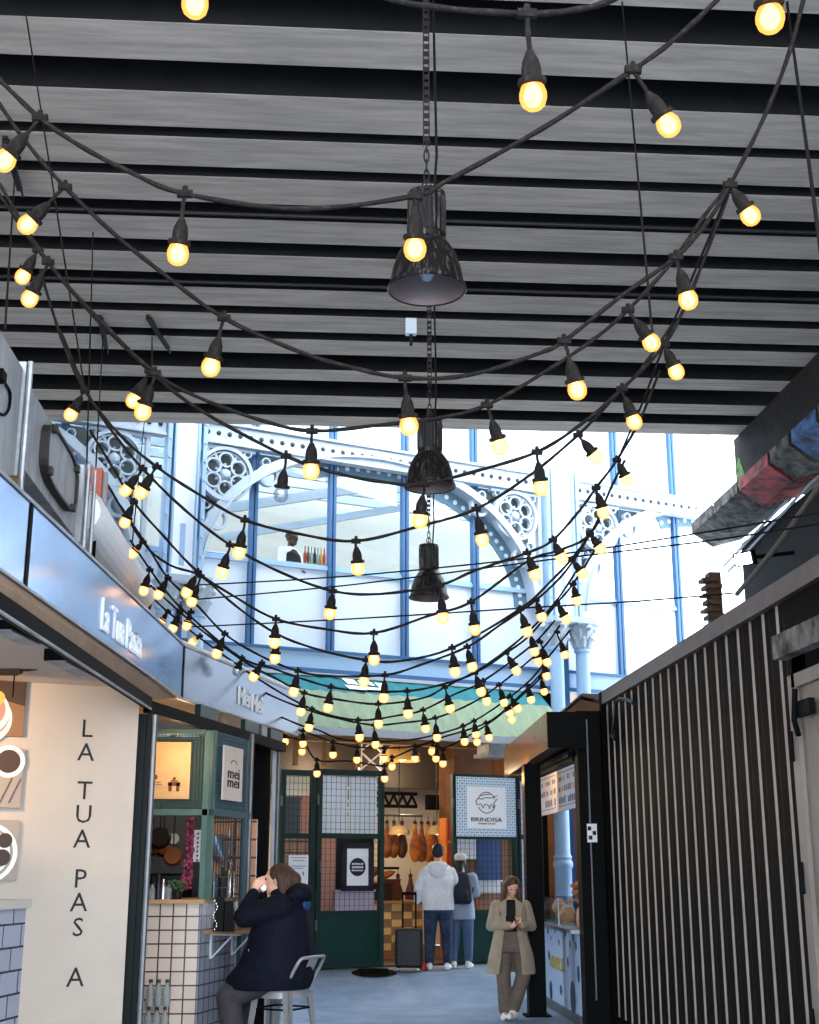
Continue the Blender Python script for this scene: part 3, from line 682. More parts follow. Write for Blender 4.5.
# things behind the gates
def backing(name, lab, cat, x0, x1, y0, y1, o, m):
    a, z1 = fs(x0, y0, o); b, z0 = fs(x1, y1, o); p = fp((a+b)/2, z0, o)
    q = MB(); q.obox(fp(a, z0, o), FE*(b-a), FN*.04, ZU*(z1-z0)); q.obox(fp(a-.02, z1, o-.01), FE*(b-a+.04), FN*.06, ZU*.03); return tag(q.build(name, m, base=p), lab, cat)
backing('blue_banner', 'blue banner with white foot behind the sign gate', 'banner', 476, 500, 838, 880, -.5, 'blue_banner')
backing('white_panel', 'white board behind the sign gate left of the blue banner', 'board', 455, 475, 838, 859, -.5, 'hall_white')
backing('backing_board', 'brown panel low behind the sign gate', 'board', 456, 474, 861, 910, -.6, 'rest_wood')
backing('white_panel', 'white strip under the blue banner', 'board', 476, 500, 882, 893, -.55, 'hall_white')
backing('backing_board', 'reddish boards under the blue banner', 'board', 476, 514, 895, 911, -.65, 'pink_wall')
backing('backing_board', 'dark brown pier edge beside the blue banner', 'board', 501, 514, 838, 893, -.6, 'rest_wood')
backing('lilac_panel', 'lilac panel at the foot of the poster door', 'board', 334, 373, 892, 911, -.3, 'lilac')
backing('pink_panel', 'dusky pink panel left behind the poster door', 'board', 319, 334, 838, 911, -.5, 'pink_wall')
backing('dark_panel', 'dark cupboard behind the framed poster', 'cupboard', 335, 372, 838, 890, -.5, 'case_black')
backing('cream_panel', 'cream blind behind the fixed gate', 'blind', 279, 309, 772, 796, -.5, 'shop_cream')
backing('grey_panel', 'grey cupboard behind the fixed gate', 'cupboard', 279, 299, 799, 834, -.5, 'grey_cloth')
backing('pink_panel', 'pinkish pier behind the fixed gate', 'board', 299, 310, 797, 834, -.55, 'pink_wall')
backing('orange_panel', 'orange tiled panel low behind the fixed gate', 'board', 279, 311, 837, 911, -.5, 'orange_tile')
backing('white_panel', 'white tiled strip behind the narrow gate', 'board', 517, 535, 778, 911, -.5, 'lilac')

# awning
aw = thing('shop_awning', 'green and teal fabric awning with a pale front edge', 'awning', fp(5, 4.3, .3))
sa, sb = 1.9, 7.42; fo = 1.15
zt_, zf = 4.34, fs(420, 733, fo)[1]
n = 44
def arow(k):   # k 0 top..1 front
    out = []
    for i in range(n+1):
        s = sa+(sb-sa)*i/n
        out.append(fp(s+(0 if k < 1 else 0), zt_+(zf-zt_)*k+.012*math.sin(i*math.pi), .12+(fo-.12)*k))
    return out
for k0, k1, m, nm in ((0, .3, 'awning_teal', 'teal_band'), (.3, 1, 'awning_green', 'green_sheet')):
    q = MB(); A_, B_ = arow(k0), arow(k1); A_ = [p+ZU*(.02*(i % 2)) for i, p in enumerate(A_)]; B_ = [p+ZU*(.02*(i % 2)) for i, p in enumerate(B_)]
    q.strip(A_, B_, ZU*-.012); q.build(nm, m, aw)
q = MB(); q.obox(fp(sa, zf-.09, fo-.02), FE*(sb-sa), FN*.05, ZU*.1); q.build('front_edge', 'awning_edge', aw)
q = MB(); q.obox(fp(sa, zt_+.0, .1), FE*(sb-sa), FN*.06, ZU*.05); q.build('top_rail', 'awning_edge', aw)
q = MB()
for s in (sa+.1, (sa+sb)/2, sb-.1): q.bar(fp(s, zt_-.06, .12), fp(s, zf-.06, fo), .03, .03)
q.build('arm', 'steel_grey', aw)
q = MB(); c0 = fs(366, 690, .4)[0]
slope = (fp(0, zf, fo)-fp(0, zt_, .12)).normalized()
def ap(ds, k): return fp(c0+ds, zt_+(zf-zt_)*k+.035, .12+(fo-.12)*k)
for (x0, x1, k0, k1) in ((-.28, -.1, .06, .16), (-.3, .0, .19, .27), (-.05, .05, .08, .16), (.08, .17, .09, .16), (.0, .3, .2, .25), (.22, .34, .1, .22), (-.12, -.02, .27, .31)):
    q.prism([ap(x0, k0), ap(x1, k0+.01), ap(x1+.03, k1), ap(x0+.05, k1)], ZU*.006)
q.build('white_emblem', 'sign_white', aw)
p = fp(6.3, 3.35, .2); dd = thing('air_duct', 'grey box air vent under the awning beside the sign gate', 'vent', p)
a, z1 = fs(487, 738, .2); b, z0 = fs(504, 754, .2)
MB().obox(fp(a, z0, -.1), FE*(b-a), FN*.35, ZU*(z1-z0)).build('box', 'galv', dd); MB().obox(fp(a-.05, z0-.06, -.12), FE*(b-a+.1), FN*.42, ZU*.06).build('collar', 'galv_dull', dd)
# drain cover on the ground
def floor_z(y):
    for (y0, z0), (y1, z1) in zip(prof_floor[:-1], prof_floor[1:]):
        if y0 <= y <= y1: return z0+(z1-z0)*(y-y0)/(y1-y0)
yy_ = 16.0
while at(374, 973, Y=yy_).z > floor_z(yy_): yy_ += .01
p = at(374, 973, Y=yy_); p.z = floor_z(yy_)+.004; sl_ = (floor_z(yy_+.1)-floor_z(yy_-.1))/.2; q = MB(); q.lathe([(0, .012), (.27, .012), (.3, .006), (.31, 0)], p, (0, -sl_, 1), n=28)
for i in range(-3, 4): q.obox((p.x-.2, p.y+i*.065-.012, p.z+.012+i*.065*sl_), (.4, 0, 0), (0, .024, .024*sl_), (0, 0, .006))
tag(q.build('drain_cover', 'black_metal', base=p), 'round dark drain cover in the floor by the shop entrance', 'drain cover')

# ================================================================== COFFEE STAND (right)
cs = thing('coffee_stand', 'dark kiosk with a varnished canopy and pale blue spotted counter front', 'kiosk', (2.9, 16.2, 0))
CX = 2.9
q = MB(); q.box(CX, CX+.03, 15.0, 17.45, .1, .97, 0); cf = q.build('counter_front', 'stand_blue', cs)
q = MB(); random.seed(11)
yy = lambda x, y: at(x, y, X=CX-.004)
for (x, y, rw, rh) in ((548, 931, .05, .07), (551, 938, .03, .05), (555, 931, .04, .05), (559, 942, .03, .07), (565, 934, .05, .06), (570, 944, .04, .07), (573, 937, .03, .06), (576, 946, .04, .09), (578.5, 974, .09, .17), (573, 998, .2, .34), (551, 990, .12, .2), (549, 955, .06, .1), (568, 962, .06, .1), (561, 990, .1, .1)):
    c = yy(x, y); q.prism([c+V((0, rw*.7*math.cos(i*math.pi/7), rh*.55*math.sin(i*math.pi/7))) for i in range(14)], (-.004, 0, 0))
q.build('spot_print', 'navy_dot', cf)
c = yy(557, 963); text('lettering', 'ARABICA', c+V((-.004, 0, 0)), (0, -1, 0), ZU, .95, .15, 'gold_text', cf)
MB().box(CX-.12, CX+.5, 14.95, 17.5, .97, 1.01).build('worktop', 'stainless', cs)
MB().box(CX-.03, CX+.03, 15.0, 17.5, .0, .1).build('plinth', 'steel_grey', cs)
q = MB(); q.box(CX, CX+.03, 15.0, 16.15, 2.34, 2.83); q.box(CX, CX+.03, 16.2, 17.62, 2.34, 2.83); mbd = q.build('menu_board', 'menu_board', cs)
q = MB(); random.seed(5)
for y0, y1 in ((15.05, 16.1), (16.3, 17.5)):
    for z, h in ((2.72, .06), (2.6, .07), (2.47, .09)):
        n = 9
        for i in range(n):
            if random.random() < .85: q.box(CX-.004, CX, y0+(y1-y0)*i/n+.02, y0+(y1-y0)*(i+.75)/n, z-h/2, z+h/2*random.uniform(.5, 1), 1 if (z > 2.55 and random.random() < .4) else 0)
    q.box(CX-.004, CX, y0, y1, 2.39, 2.4, 0); q.box(CX-.004, CX, y0, y1, 2.785, 2.795, 0)
q.build('print', ['menu_ink', 'menu_orange'], mbd)
q = MB(); q.box(CX-.04, CX+.1, 14.95, 17.7, 2.85, 3.0); q.box(CX-.1, CX-.04, 14.9, 17.9, 2.9, 2.95); q.build('head_beam', 'stand_dark', cs)
q = MB(); q.box(CX+.03, CX+.1, 17.55, 17.75, 0, 3.0); q.build('post', 'stand_dark', cs)
q = MB(); q.box(CX-.02, CX+.2, 14.72, 14.95, 0, 3.4); q.build('post', 'stand_dark', cs)
q = MB(); q.box(CX+.085, CX+.1, 14.7, 14.72, .3, 3.3); q.build('edge_strip', 'steel_grey', cs)
q = MB(); q.box(CX+.5, CX+.55, 14.8, 15.0, 0, 2.9); q.build('back_panel', 'stand_dark', cs)
q = MB(); q.box(CX+.2, CX+.26, 14.72, 14.8, 0, 3.4); q.build('side_panel', 'stand_dark', cs)
# canopy box
q = MB(); q.obox((2.52, 14.6, 2.97), (.06, 4.0, -.06), (.02, 0, 0), (0, 0, .4)); q.build('canopy_side', 'varnish', cs)
q = MB(); q.box(2.52, 2.95, 14.58, 14.62, 2.97, 3.37); q.build('canopy_end', 'stand_dark', cs)
q = MB(); q.obox((2.53, 14.6, 3.33), (.06, 4.0, -.06), (.4, 0, 0), (0, 0, .03)); q.obox((2.56, 14.9, 3.0), (.06, 3.6, -.04), (.34, 0, 0), (0, 0, .02)); q.build('canopy_roof', 'stand_dark', cs)
# strut post in front of the stand
p = at(537, 1016, Z=0); pp = thing('canopy_post', 'square black post the woman with the phone leans towards', 'post', (p.x, p.y, 0))
MB().box(p.x-.10, p.x+.10, p.y-.1, p.y+.1, .02, 2.9).build('shaft', 'stand_dark', pp); MB().box(p.x-.15, p.x+.15, p.y-.15, p.y+.15, 0, .02).build('base_plate', 'black_metal', pp)
# little corrugated roof behind
pr = at(580, 700, Y=15.6); q = MB(); n = 26
rA = at(560, 713, Y=16.6); rB = at(581, 695, Y=15.7); rC = at(614, 704, Y=15.4)
for a_, b_ in ((rA, rB), (rB, rC)):
    top = [a_.lerp(b_, i/n)+ZU*(.025*(i % 2)) for i in range(n+1)]; bk = [t_+V((.7, .5, .05)) for t_ in top]
    q.strip(top, bk, ZU*-.02)
rt = thing('corrugated_roof', 'small corrugated gable roof behind the coffee stand', 'roof', (pr.x, pr.y, 3.2))
q.build('sheet', 'container_rail', rt); q = MB(); q.prism([rA-ZU*.05, rB-ZU*.05, rC-ZU*.05, rC-ZU*.75, rA-ZU*.6], (.25, .4, 0)); q.build('gable', 'shop_brown', rt)
# pastry case
pc = thing('pastry_case', 'glass case of pastries on the coffee counter', 'display case', (3.1, 16.6, 1.01))
q = MB(); x0, x1, y0, y1, z0, z1 = 2.84, 3.25, 16.05, 17.3, 1.01, 1.33
for s_ in ((x0, x0+.008, y0, y1, z0, z1), (x1-.008, x1, y0, y1, z0, z1), (x0, x1, y0, y0+.008, z0, z1), (x0, x1, y1-.008, y1, z0, z1), (x0, x1, y0, y1, z1-.008, z1)): q.box(*s_)
q.build('glass', 'clear_glass', pc); q = MB()
for x in (x0, x1-.015):
    for y in (y0, y1-.015): q.box(x, x+.015, y, y+.015, z0, z1)
q.build('frame', 'stainless', pc)
for i, (y, z, m, l) in enumerate(((16.95, 1.2, 'pastry_pink', 'pale pink bun at the far end of the pastry case'), (16.75, 1.13, 'pastry', 'brown pastry in the middle of the pastry case'), (16.45, 1.13, 'pastry_pink', 'pale bun in the near half of the pastry case'), (16.25, 1.12, 'pastry', 'brown pastry at the near end of the pastry case'))):
    p = V((3.02, y, z)); tag(MB().ball(p, (.1, .11, .08), 12).ball(p+V((0, .02, .06)), (.07, .08, .05), 10).build('pastry', m, base=p-ZU*.08, smooth=60), l, 'pastry', 'pastries in the case')
p = V((3.05, 16.6, 1.01)); tag(MB().box(2.9, 3.2, 16.1, 17.25, 1.01, 1.045).build('tray', 'silver', base=p), 'metal tray under the pastries', 'tray')
pl = thing('flower_jar', 'jar of dried orange leaves on the near end of the coffee counter', 'flowers', (3.05, 15.5, 1.01))
MB().lathe([(0, 0), (.09, 0), (.1, .08), (.09, .2), (.06, .24), (0, .24)], (3.05, 15.5, 1.01), n=14).build('jar', 'pastry_pink', pl, smooth=40)
q = MB(); random.seed(2)
for i in range(26):
    a_ = random.uniform(0, 6.28); p = V((3.05, 15.5, 1.3))+V((math.cos(a_)*random.uniform(0, .15), math.sin(a_)*random.uniform(0, .22), random.uniform(-.03, .2))); q.ball(p, (.035, .045, .03), 6)
q.build('leaves', 'leaf_orange', pl)
# tag and bracket on stand's post, cable loop
p = at(592, 833, Y=14.7); tg = thing('small_plate', 'small white plate with dark squares on the black door post', 'plate', (p.x, p.y, p.z))
MB().box(p.x-.055, p.x+.055, p.y-.01, p.y, p.z-.1, p.z+.1).build('plate', 'paper', tg); q = MB()
for dx, dz in ((-.03, .05), (.025, .0), (-.02, -.05)): q.box(p.x+dx-.02, p.x+dx+.02, p.y-.014, p.y-.01, p.z+dz-.022, p.z+dz+.022)
q.build('print', 'text_black', tg)
# ================================================================== CORRUGATED CONTAINER (right)
KX = 3.2
kt = thing('steel_container', 'tall dark corrugated steel container wall along the passage', 'container', (KX, 12, 0))
def ztop(y):
    return 3.62
ribs = [611.8, 617.4, 623.6, 630.5, 636.7, 643.2, 650.7, 658.2, 666, 674.4, 683, 693, 702.7, 713, 724.3, 736.2, 749.4, 763, 777.5, 793]
ys = [at(x, 836, X=KX).y for x in ribs]; pitch = (ys[0]-ys[-1])/(len(ys)-1)
yr = [ys[-1]+pitch*i for i in range(len(ys))]
q = MB(); prof = [(yr[0]-pitch*.75, KX), (yr[0]-pitch*.5, KX), (yr[0]-pitch*.5+.06, KX+.012)]
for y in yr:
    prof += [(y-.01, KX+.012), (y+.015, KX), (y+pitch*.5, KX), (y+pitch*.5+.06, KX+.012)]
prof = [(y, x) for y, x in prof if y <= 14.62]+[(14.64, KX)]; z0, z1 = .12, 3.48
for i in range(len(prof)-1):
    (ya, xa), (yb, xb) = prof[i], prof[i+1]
    mi = 1 if (xb < xa-.01) else 0  # slopes facing the camera take the lighter tone, painted as if lit
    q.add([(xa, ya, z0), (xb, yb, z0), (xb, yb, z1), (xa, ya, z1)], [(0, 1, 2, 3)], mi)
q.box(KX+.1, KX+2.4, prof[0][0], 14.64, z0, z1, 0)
q.build('corrugated_side', ['container', 'container_lit_slope'], kt)
y0 = prof[0][0]
MB().box(KX-.05, KX+.1, y0-2.2, 14.66, 3.46, 3.6).build('top_rail', 'container_rail', kt)
MB().box(KX-.04, KX+.1, y0, 14.6, .0, .14).build('bottom_rail', 'container', kt)
MB().box(KX-.06, KX+.14, 14.6, 14.68, 0, 3.6).build('corner_post', 'container', kt)
# door leaf at the near end
q = MB(); q.box(KX-.02, KX+.06, y0-1.4, y0-.02, .1, 2.9); q.box(KX-.05, KX-.02, y0-.16, y0-.03, .1, 2.92); q.box(KX-.05, KX-.02, y0-1.4, y0-.1, 2.83, 2.92); dl = q.build('door', 'door_grey', kt)
for z in (2.45, 1.6, .7):
    q = MB()
    for k in range(4): q.tube([(KX-.06, y0-.045, z-.1+k*.05), (KX-.06, y0-.045, z-.1+k*.05+.05)], .022-.004*(k % 2), 8)
    q.build('hinge', 'black_metal', dl)
q = MB(); q.box(KX-.09, KX-.05, y0-.5, y0-.22, 2.62, 2.72); q.tube([(KX-.1, y0-.3, 2.5), (KX-.1, y0-.24, 2.6), (KX-.1, y0-.3, 2.8)], .02, 8); q.build('latch', 'black_metal', dl)
q = MB(); q.obox((KX-.12, y0-1.4, 3.02), (0, 1.42, .02), (.1, 0, 0), (0, 0, .16)); q.build('shutter_box', 'concrete_grey', kt)
MB().box(KX, KX+.1, y0-1.4, y0, 3.18, 3.48).build('header_panel', 'container', kt)
# cable loop over the container's far corner
a = at(601, 716, X=KX-.07); pts = [at(x, y, X=KX-.08) for x, y in ((614, 724), (615, 712), (616, 703), (621, 699), (628, 700), (633, 703))]
tag(MB().tube(smooth_path(pts, 4), .02, 6).tube([pts[0], pts[0]+V((0, .12, -.1)), pts[0]+V((0, .02, -.16)), pts[0]+V((0, -.05, -.08))], .018, 6).build('cable_loop', 'black_plastic', base=pts[0]), 'black cable looped over the top of the corrugated container', 'cable')

# floodlight, rusty bracket, rope, conduits on the right
p = at(743, 559, Y=17); fl = thing('floodlight', 'small white floodlight glowing under the painted beam', 'light', (p.x, p.y, p.z))
dr = V((-.75, -.6, -.25)).normalized(); u = dr.cross(ZU).normalized(); w = u.cross(dr)
MB().obox(p-u*.15-w*.1-dr*.1, u*.3, w*.2, dr*.09).build('housing', 'black_metal', fl); MB().obox(p-u*.12-w*.075-dr*.012, u*.24, w*.15, dr*.012).build('lens', 'flood_lamp', fl)
MB().bar(p-dr*.1, V((6.5, p.y+.2, p.z+.15)), .05, .05).build('arm', 'black_metal', fl)
p = at(718, 640, Y=18.2); q = MB(); random.seed(4)
q.obox((p.x-.07, p.y, p.z-1.2), (.17, 0, .0), (0, .2, 0), (0, 0, 2.2))
for i in range(7):
    z = p.z+.2+i*.11; q.obox((p.x-.13-random.uniform(0, .06), p.y-.05, z), (.22+random.uniform(0, .05), 0, random.uniform(-.03, .03)), (0, .25, 0), (0, .0, random.uniform(.03, .06)))
pass
tag(q.build('stone_corbel', 'rust', base=(p.x, p.y, p.z-1.2)), 'weathered brown corbel under the end of the painted beam', 'corbel')
q = MB(); A_, B_ = at(819, 484, D=11.5), at(737, 594, D=15.3); A_ = A_+(A_-B_)*.2; q.tube(smooth_path([A_, A_.lerp(B_, .5)-ZU*.05, B_], 6), .028, 7)
tag(q.build('rope', 'rope', base=B_), 'thick dusty rope slanting down to the container edge', 'rope')
for k, (pa, pb, lab) in enumerate((((819, 466), (724, 566), 'upper pale conduit pipe slanting under the painted beam'), ((819, 474), (728, 572), 'lower pale conduit pipe slanting under the painted beam'))):
    a, b = at(*pa, X=6.45-.0*k), at(*pb, X=6.45); q = MB(); q.tube([a, b], .022, 7); tag(q.build('conduit', 'galv', base=b), lab, 'conduit')

# ================================================================== PASTA STALL (left)
ps = thing('pasta_stall', 'cream walled pasta stall under the angled steel fascia', 'stall', (-1.9, 8.5, 0))
a, b = at(131.8, 840, Y=9.62), at(20, 840, Y=9.35)
wd = V((b.x-a.x, b.y-a.y, 0)).normalized(); wl = 2.3; wn = wd.cross(ZU); wn = -wn if wn.y > 0 else wn
wp = V((a.x, a.y, 0))
pw = MB().obox(wp-wn*.08, wd*wl, wn*.08, ZU*2.97).build('end_wall', 'cream_wall', ps)
for ch, (x, y) in zip('LATUAPASA', ((87.9, 728.4), (86, 751.9), (84.6, 790.3), (83.7, 814), (82, 838.6), (80.9, 878.4), (78.9, 902), (78, 927), (75.4, 977))):
    d = ray(x, y); t = (wp-CAM).dot(wn)/d.dot(wn); p = CAM+d*t
    text('lettering', ch, p+wn*.001, -wd, ZU, None, .123, 'text_black', pw, depth=.002)
# header beam, soffit, ceiling, posts
h0, h1 = V((-1.56, 4.2, 2.785)), V((-1.24, 9.6, 2.785))
MB().obox(h0, h1-h0, V((-.06, 0, 0)), ZU*.075).build('header_beam', 'black_metal', ps)
MB().obox(h0+V((.0, 0, .0)), h1-h0, V((-.015, 0, 0)), ZU*-.012).build('shutter_track', 'galv_dull', ps)
q = MB(); q.add([V((-1.67, 4.0, 2.985)), V((-1.18, 10.6, 2.985)), V((-1.25, 9.7, 2.86)), V((-1.57, 4.2, 2.86))], [(0, 1, 2, 3)]); q.add([V((-1.67, 4.0, 2.995)), V((-1.18, 10.6, 2.995)), V((-1.25, 9.7, 2.87)), V((-1.57, 4.2, 2.87))], [(3, 2, 1, 0)]); q.build('soffit', 'soffit', ps)
MB().prism([(-4.2, 4.2, 2.93), (-1.62, 4.2, 2.93), (-1.33, 9.5, 2.93), (-4.2, 9.5, 2.93)], (0, 0, .03)).build('ceiling_panel', 'cream_wall', ps)
MB().box(-4.25, -4.15, 4.2, 9.4, 0, 2.93).build('rear_wall', 'cream_wall', ps)
pa = at(137, 850, Y=9.7); q = MB(); q.box(pa.x-.035, pa.x+.02, 9.66, 9.8, 0, 2.75); q.box(pa.x+.02, pa.x+.055, 9.68, 9.78, 0, 2.75); q.build('post', 'post_dark', ps)
MB().tube([(pa.x+.075, 9.72, 0), (pa.x+.075, 9.72, 2.75)], .024, 10).build('silver_post', 'steel_grey', ps)
# roof deck above both stalls
struct(MB().prism([(-1.80, 4.0, 3.02), (-1.26, 10.7, 3.02), (-.42, 13.6, 3.02), (-4.3, 13.6, 3.02), (-4.3, 4.0, 3.02)], (0, 0, .06)).build('roof', 'soffit'), 'flat roof over the two stalls')
# metal fascia signs
def fascia(name, label, p0, p1, lett=None, at_px=None, w=1, h=.2, joints=(), m='steel_mirror'):
    p0, p1 = V(p0), V(p1); d = (p1-p0).normalized(); nn = V((d.y, -d.x, 0))
    t = thing(name, label, 'sign', p0.lerp(p1, .5))
    MB().obox(p0-nn*.04, p1-p0, nn*.04, ZU*.42).build('panel', m, t)
    MB().obox(p0-nn*.14+ZU*.40, p1-p0, nn*.04, ZU*.11).build('roof_upstand', 'hall_white', t)
    q = MB(); q.obox(p0-nn*.05+ZU*.42, p1-p0, nn*.06, ZU*.02); q.obox(p0-nn*.05-ZU*.012, p1-p0, nn*.055, ZU*.014); q.build('edge_trim', 'galv', t)
    for f in joints: MB().obox(p0+(p1-p0)*f+nn*.0, d*.045, nn*.006, ZU*.42).build('joint', 'black_metal', t)
    if lett:
        for (wrd, px_, w_) in lett:
            rx = ray(*px_); tt = (p0-CAM).dot(nn)/rx.dot(nn); c = CAM+rx*tt+nn*.006; text('lettering', wrd, c, d, ZU, w_, h, 'sign_white', t, depth=.008)
    return t
F0, F1, F2 = (-1.69, 3.6, 3.0), (-1.14, 10.7, 3.0), (-.25, 13.65, 3.0)
fj = lambda x: None
d_ = V(F1)-V(F0); nn_ = V((d_.y, -d_.x, 0)); rj = ray(27, 545); tj = (V(F0)-CAM).dot(nn_)/rj.dot(nn_); yj = (CAM+rj*tj).y
fascia('fascia_sign', 'polished steel fascia over the pasta stall with white La Tua Pasta lettering', F0, F1, (('La Tua Pasta', (122, 630), 1.15),), None, 0, .2, joints=((yj-3.6)/7.1, .993))
fascia('fascia_sign', 'polished steel fascia with white Mei Mei lettering over the dumpling kiosk', F1, F2, (('Mei', (243.5, 697), .30), ('Mei', (256.5, 704), .30)), None, 0, .17, m='steel_dull')
# counter of the pasta stall
cp = at(27, 899, Y=7.3); ck = thing('pasta_counter', 'pale tiled counter of the pasta stall with a cream top', 'counter', (cp.x-.3, 6.6, 0))
dirc = V((math.sin(math.radians(11)), math.cos(math.radians(11)), 0)); e0 = V((cp.x, cp.y, 0)); nrm = V((-dirc.y, dirc.x, 0))
MB().obox(e0, -dirc*2.5, nrm*.5, ZU*(cp.z-.045)).build('tiled_body', 'metro_tile', ck)
MB().obox(e0+dirc*.02-nrm*.02+ZU*(cp.z-.045), -dirc*2.55, nrm*.56, ZU*.045).build('worktop', 'cream_wall', ck)
# food pictures on the end wall
def onwall(x, y, o=.0):
    d = ray(x, y); q0 = wp+wn*o; t = (q0-CAM).dot(wn)/d.dot(wn); return CAM+d*t
def food_picture(label, y0, y1, x1, base, kind):
    a = onwall(x1, y0, .03); b = onwall(x1-1, y1, .03); w = .62; z0, z1 = b.z, a.z; o = V((a.x, a.y, 0))+ZU*z0
    t = thing('food_picture', label, 'picture', o+wd*(w/2), 0, None)
    MB().obox(o-wn*.028, wd*w, wn*.03, ZU*(z1-z0)).build('canvas', base, t)
    q = MB(); H_ = z1-z0
    def disc(u, v, r, m, k, sx=1): q.lathe([(0, .001*k), (r, .001*k), (r, 0)], o+wd*u+ZU*v*H_+wn*.002, wn, 26, m, sc=(sx, 1))
    if kind == 0:
        q.add([o+wn*.003+wd*.0+ZU*.55*H_, o+wn*.003+wd*.3+ZU*.75*H_, o+wn*.003+wd*.3+ZU*H_*.99, o+wn*.003+ZU*H_*.99], [(0, 1, 2, 3)], 2)
        disc(.25, .3, .17, 0, 2); disc(.25, .36, .15, 4, 3); disc(.25, .42, .15, 0, 4); disc(.25, .46, .12, 4, 5); disc(.19, .68, .05, 1, 6); disc(.25, .62, .045, 1, 7); disc(.3, .7, .045, 1, 6)
    elif kind == 1:
        disc(.1, .78, .11, 0, 2); disc(.1, .78, .08, 2, 3); disc(.33, .45, .15, 0, 2); disc(.33, .45, .12, 3, 3); disc(.36, .45, .07, 4, 4)
        for u, l in ((.08, .42), (.14, .42)): q.bar(o+wd*u+ZU*.08*H_+wn*.004, o+wd*(u-.07)+ZU*(.08+l)*H_+wn*.004, .014, .004, 2)
    else:
        disc(.2, .45, .2, 0, 2); disc(.2, .45, .17, 3, 3); disc(.2, .45, .15, 0, 4); disc(.09, .66, .05, 2, 5); disc(.1, .38, .055, 2, 5); disc(.26, .3, .06, 2, 5); q.bar(o+wd*.07+ZU*.3*H_+wn*.006, o+wd*.2+ZU*.05*H_+wn*.006, .016, .004, 2)
    q.build('print', ['plate_white', 'food_yellow', 'food_dark', 'table_grey', 'food_red'], t)
food_picture('food picture of a layered dish with yellow fruit, topmost on the pasta wall', 682, 737, 27, 'table_wood', 0)
food_picture('food picture of two plates with a fork, middle one on the pasta wall', 749, 808, 24.5, 'table_grey', 1)
food_picture('food picture of a scalloped plate, lowest on the pasta wall', 820, 881, 20, 'table_grey', 2)
# stall heaters / strip fittings and hanging rolling pins
def strip(label, pa_, pb_, z, em):
    a, b = at(*pa_, Z=z), at(*pb_, Z=z); t = thing('strip_fitting', label, 'light', a.lerp(b, .5), 0, None); d = b-a; nx_ = V((d.y, -d.x, 0)).normalized()*.07
    MB().obox(a-nx_, d, nx_*2, ZU*.07).build('housing', 'black_metal', t); MB().obox(a-nx_*.8+d*.03, d*.94, nx_*1.6, ZU*-.008).build('diffuser', em, t)
strip('black strip fitting on the pasta stall ceiling, nearer one', (0, 629), (31, 644), 2.88, 'galv_dull')
strip('black strip fitting on the pasta stall ceiling beside the cream wall', (55, 660), (86, 676), 2.86, 'galv_dull')
for i, (x0, y0, x1, y1, l) in enumerate(((0, 656, 20, 657, 'short dark rolling pin on the ceiling rack'), (-6, 670, 22, 669, 'long dark rolling pin on the ceiling rack'))):
    a, b = at(x0, y0, D=8.6), at(x1, y1, D=8.6); d = (b-a); u_ = d.normalized(); t = thing('rolling_pin', l, 'rolling pin', a.lerp(b, .5), 0, 'rolling pins on the ceiling rack')
    MB().tube([a-u_*.1, a+d*.02, a+d*.06, a+d*.94, a+d*.98, b], [.035, .035, .037, .037, .035, .03], 12).build('roller', 'rust', t); MB().tube([b, b+u_*.03, b+u_*.1], [.014, .018, .012], 8).build('handle', 'black_plastic', t)
pr_ = at(8, 640, D=8.6); rk = thing('ceiling_rack', 'wire rack hanging from the pasta stall ceiling', 'rack', (pr_.x, pr_.y, 2.5))
q = MB()
for dx in (-.1, .06): q.tube([(pr_.x+dx, pr_.y, 2.74), (pr_.x+dx, pr_.y, at(8, 672, D=8.6).z-.03)], .005, 5)
for y in (652, 663, 675): q.tube([at(-6, y, D=8.62), at(18, y, D=8.62)], .004, 5)
q.build('wire', 'black_metal', rk)

# ================================================================== DUMPLING KIOSK
mk = thing('dumpling_kiosk', 'green framed dumpling kiosk with mesh panels and white tiled base', 'kiosk', (-1.3, 11.8, 0))
C0 = V((-.935, 11.2, 0)); sd = V((math.sin(math.radians(17)), math.cos(math.radians(17)), 0)); sn = V((sd.y, -sd.x, 0)); SL = .93
tb = at(196, 1000, Y=11.25).x
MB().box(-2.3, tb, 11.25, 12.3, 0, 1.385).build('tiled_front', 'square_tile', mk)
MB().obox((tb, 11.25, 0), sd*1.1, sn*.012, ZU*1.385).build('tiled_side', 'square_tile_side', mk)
MB().prism([(-2.3, 11.18, 1.385), (C0.x, 11.18, 1.385), (C0.x+sd.x*.5, 11.18+sd.y*.5, 1.385), (C0.x+sd.x*.5-.3, 11.18+sd.y*.5, 1.385), (-2.3, 11.6, 1.385)], (0, 0, .032)).build('counter_top', 'wood_top', mk)
ZR, ZT = 2.11, 2.76
q = MB(); q.box(C0.x-.055, C0.x-.01, 11.2, 11.245, 1.41, 2.79); q.obox(C0+sn*-.01+ZU*1.41, sd*.045, sn*.045, ZU*1.38)
q.build('corner_post', 'green_frame', mk)
q = MB(); q.box(-2.3, C0.x, 11.2, 11.25, ZR-.02, ZR+.03); q.box(-2.3, C0.x-.05, 11.2, 11.24, ZT, ZT+.04); q.build('front_rail', 'green_frame', mk)
q = MB(); q.obox(C0+ZU*(ZR-.02), sd*SL, sn*.045, ZU*.05); q.obox(C0+sd*(SL-.16)+ZU*0, sd*.07, sn*.04, ZU*2.78); q.build('side_rail', 'teal_mesh', mk)
MB().tube([C0+sd*(SL-.02)+sn*.03, C0+sd*(SL-.02)+sn*.03+ZU*2.85], .024, 10).build('pole', 'steel_grey', mk)
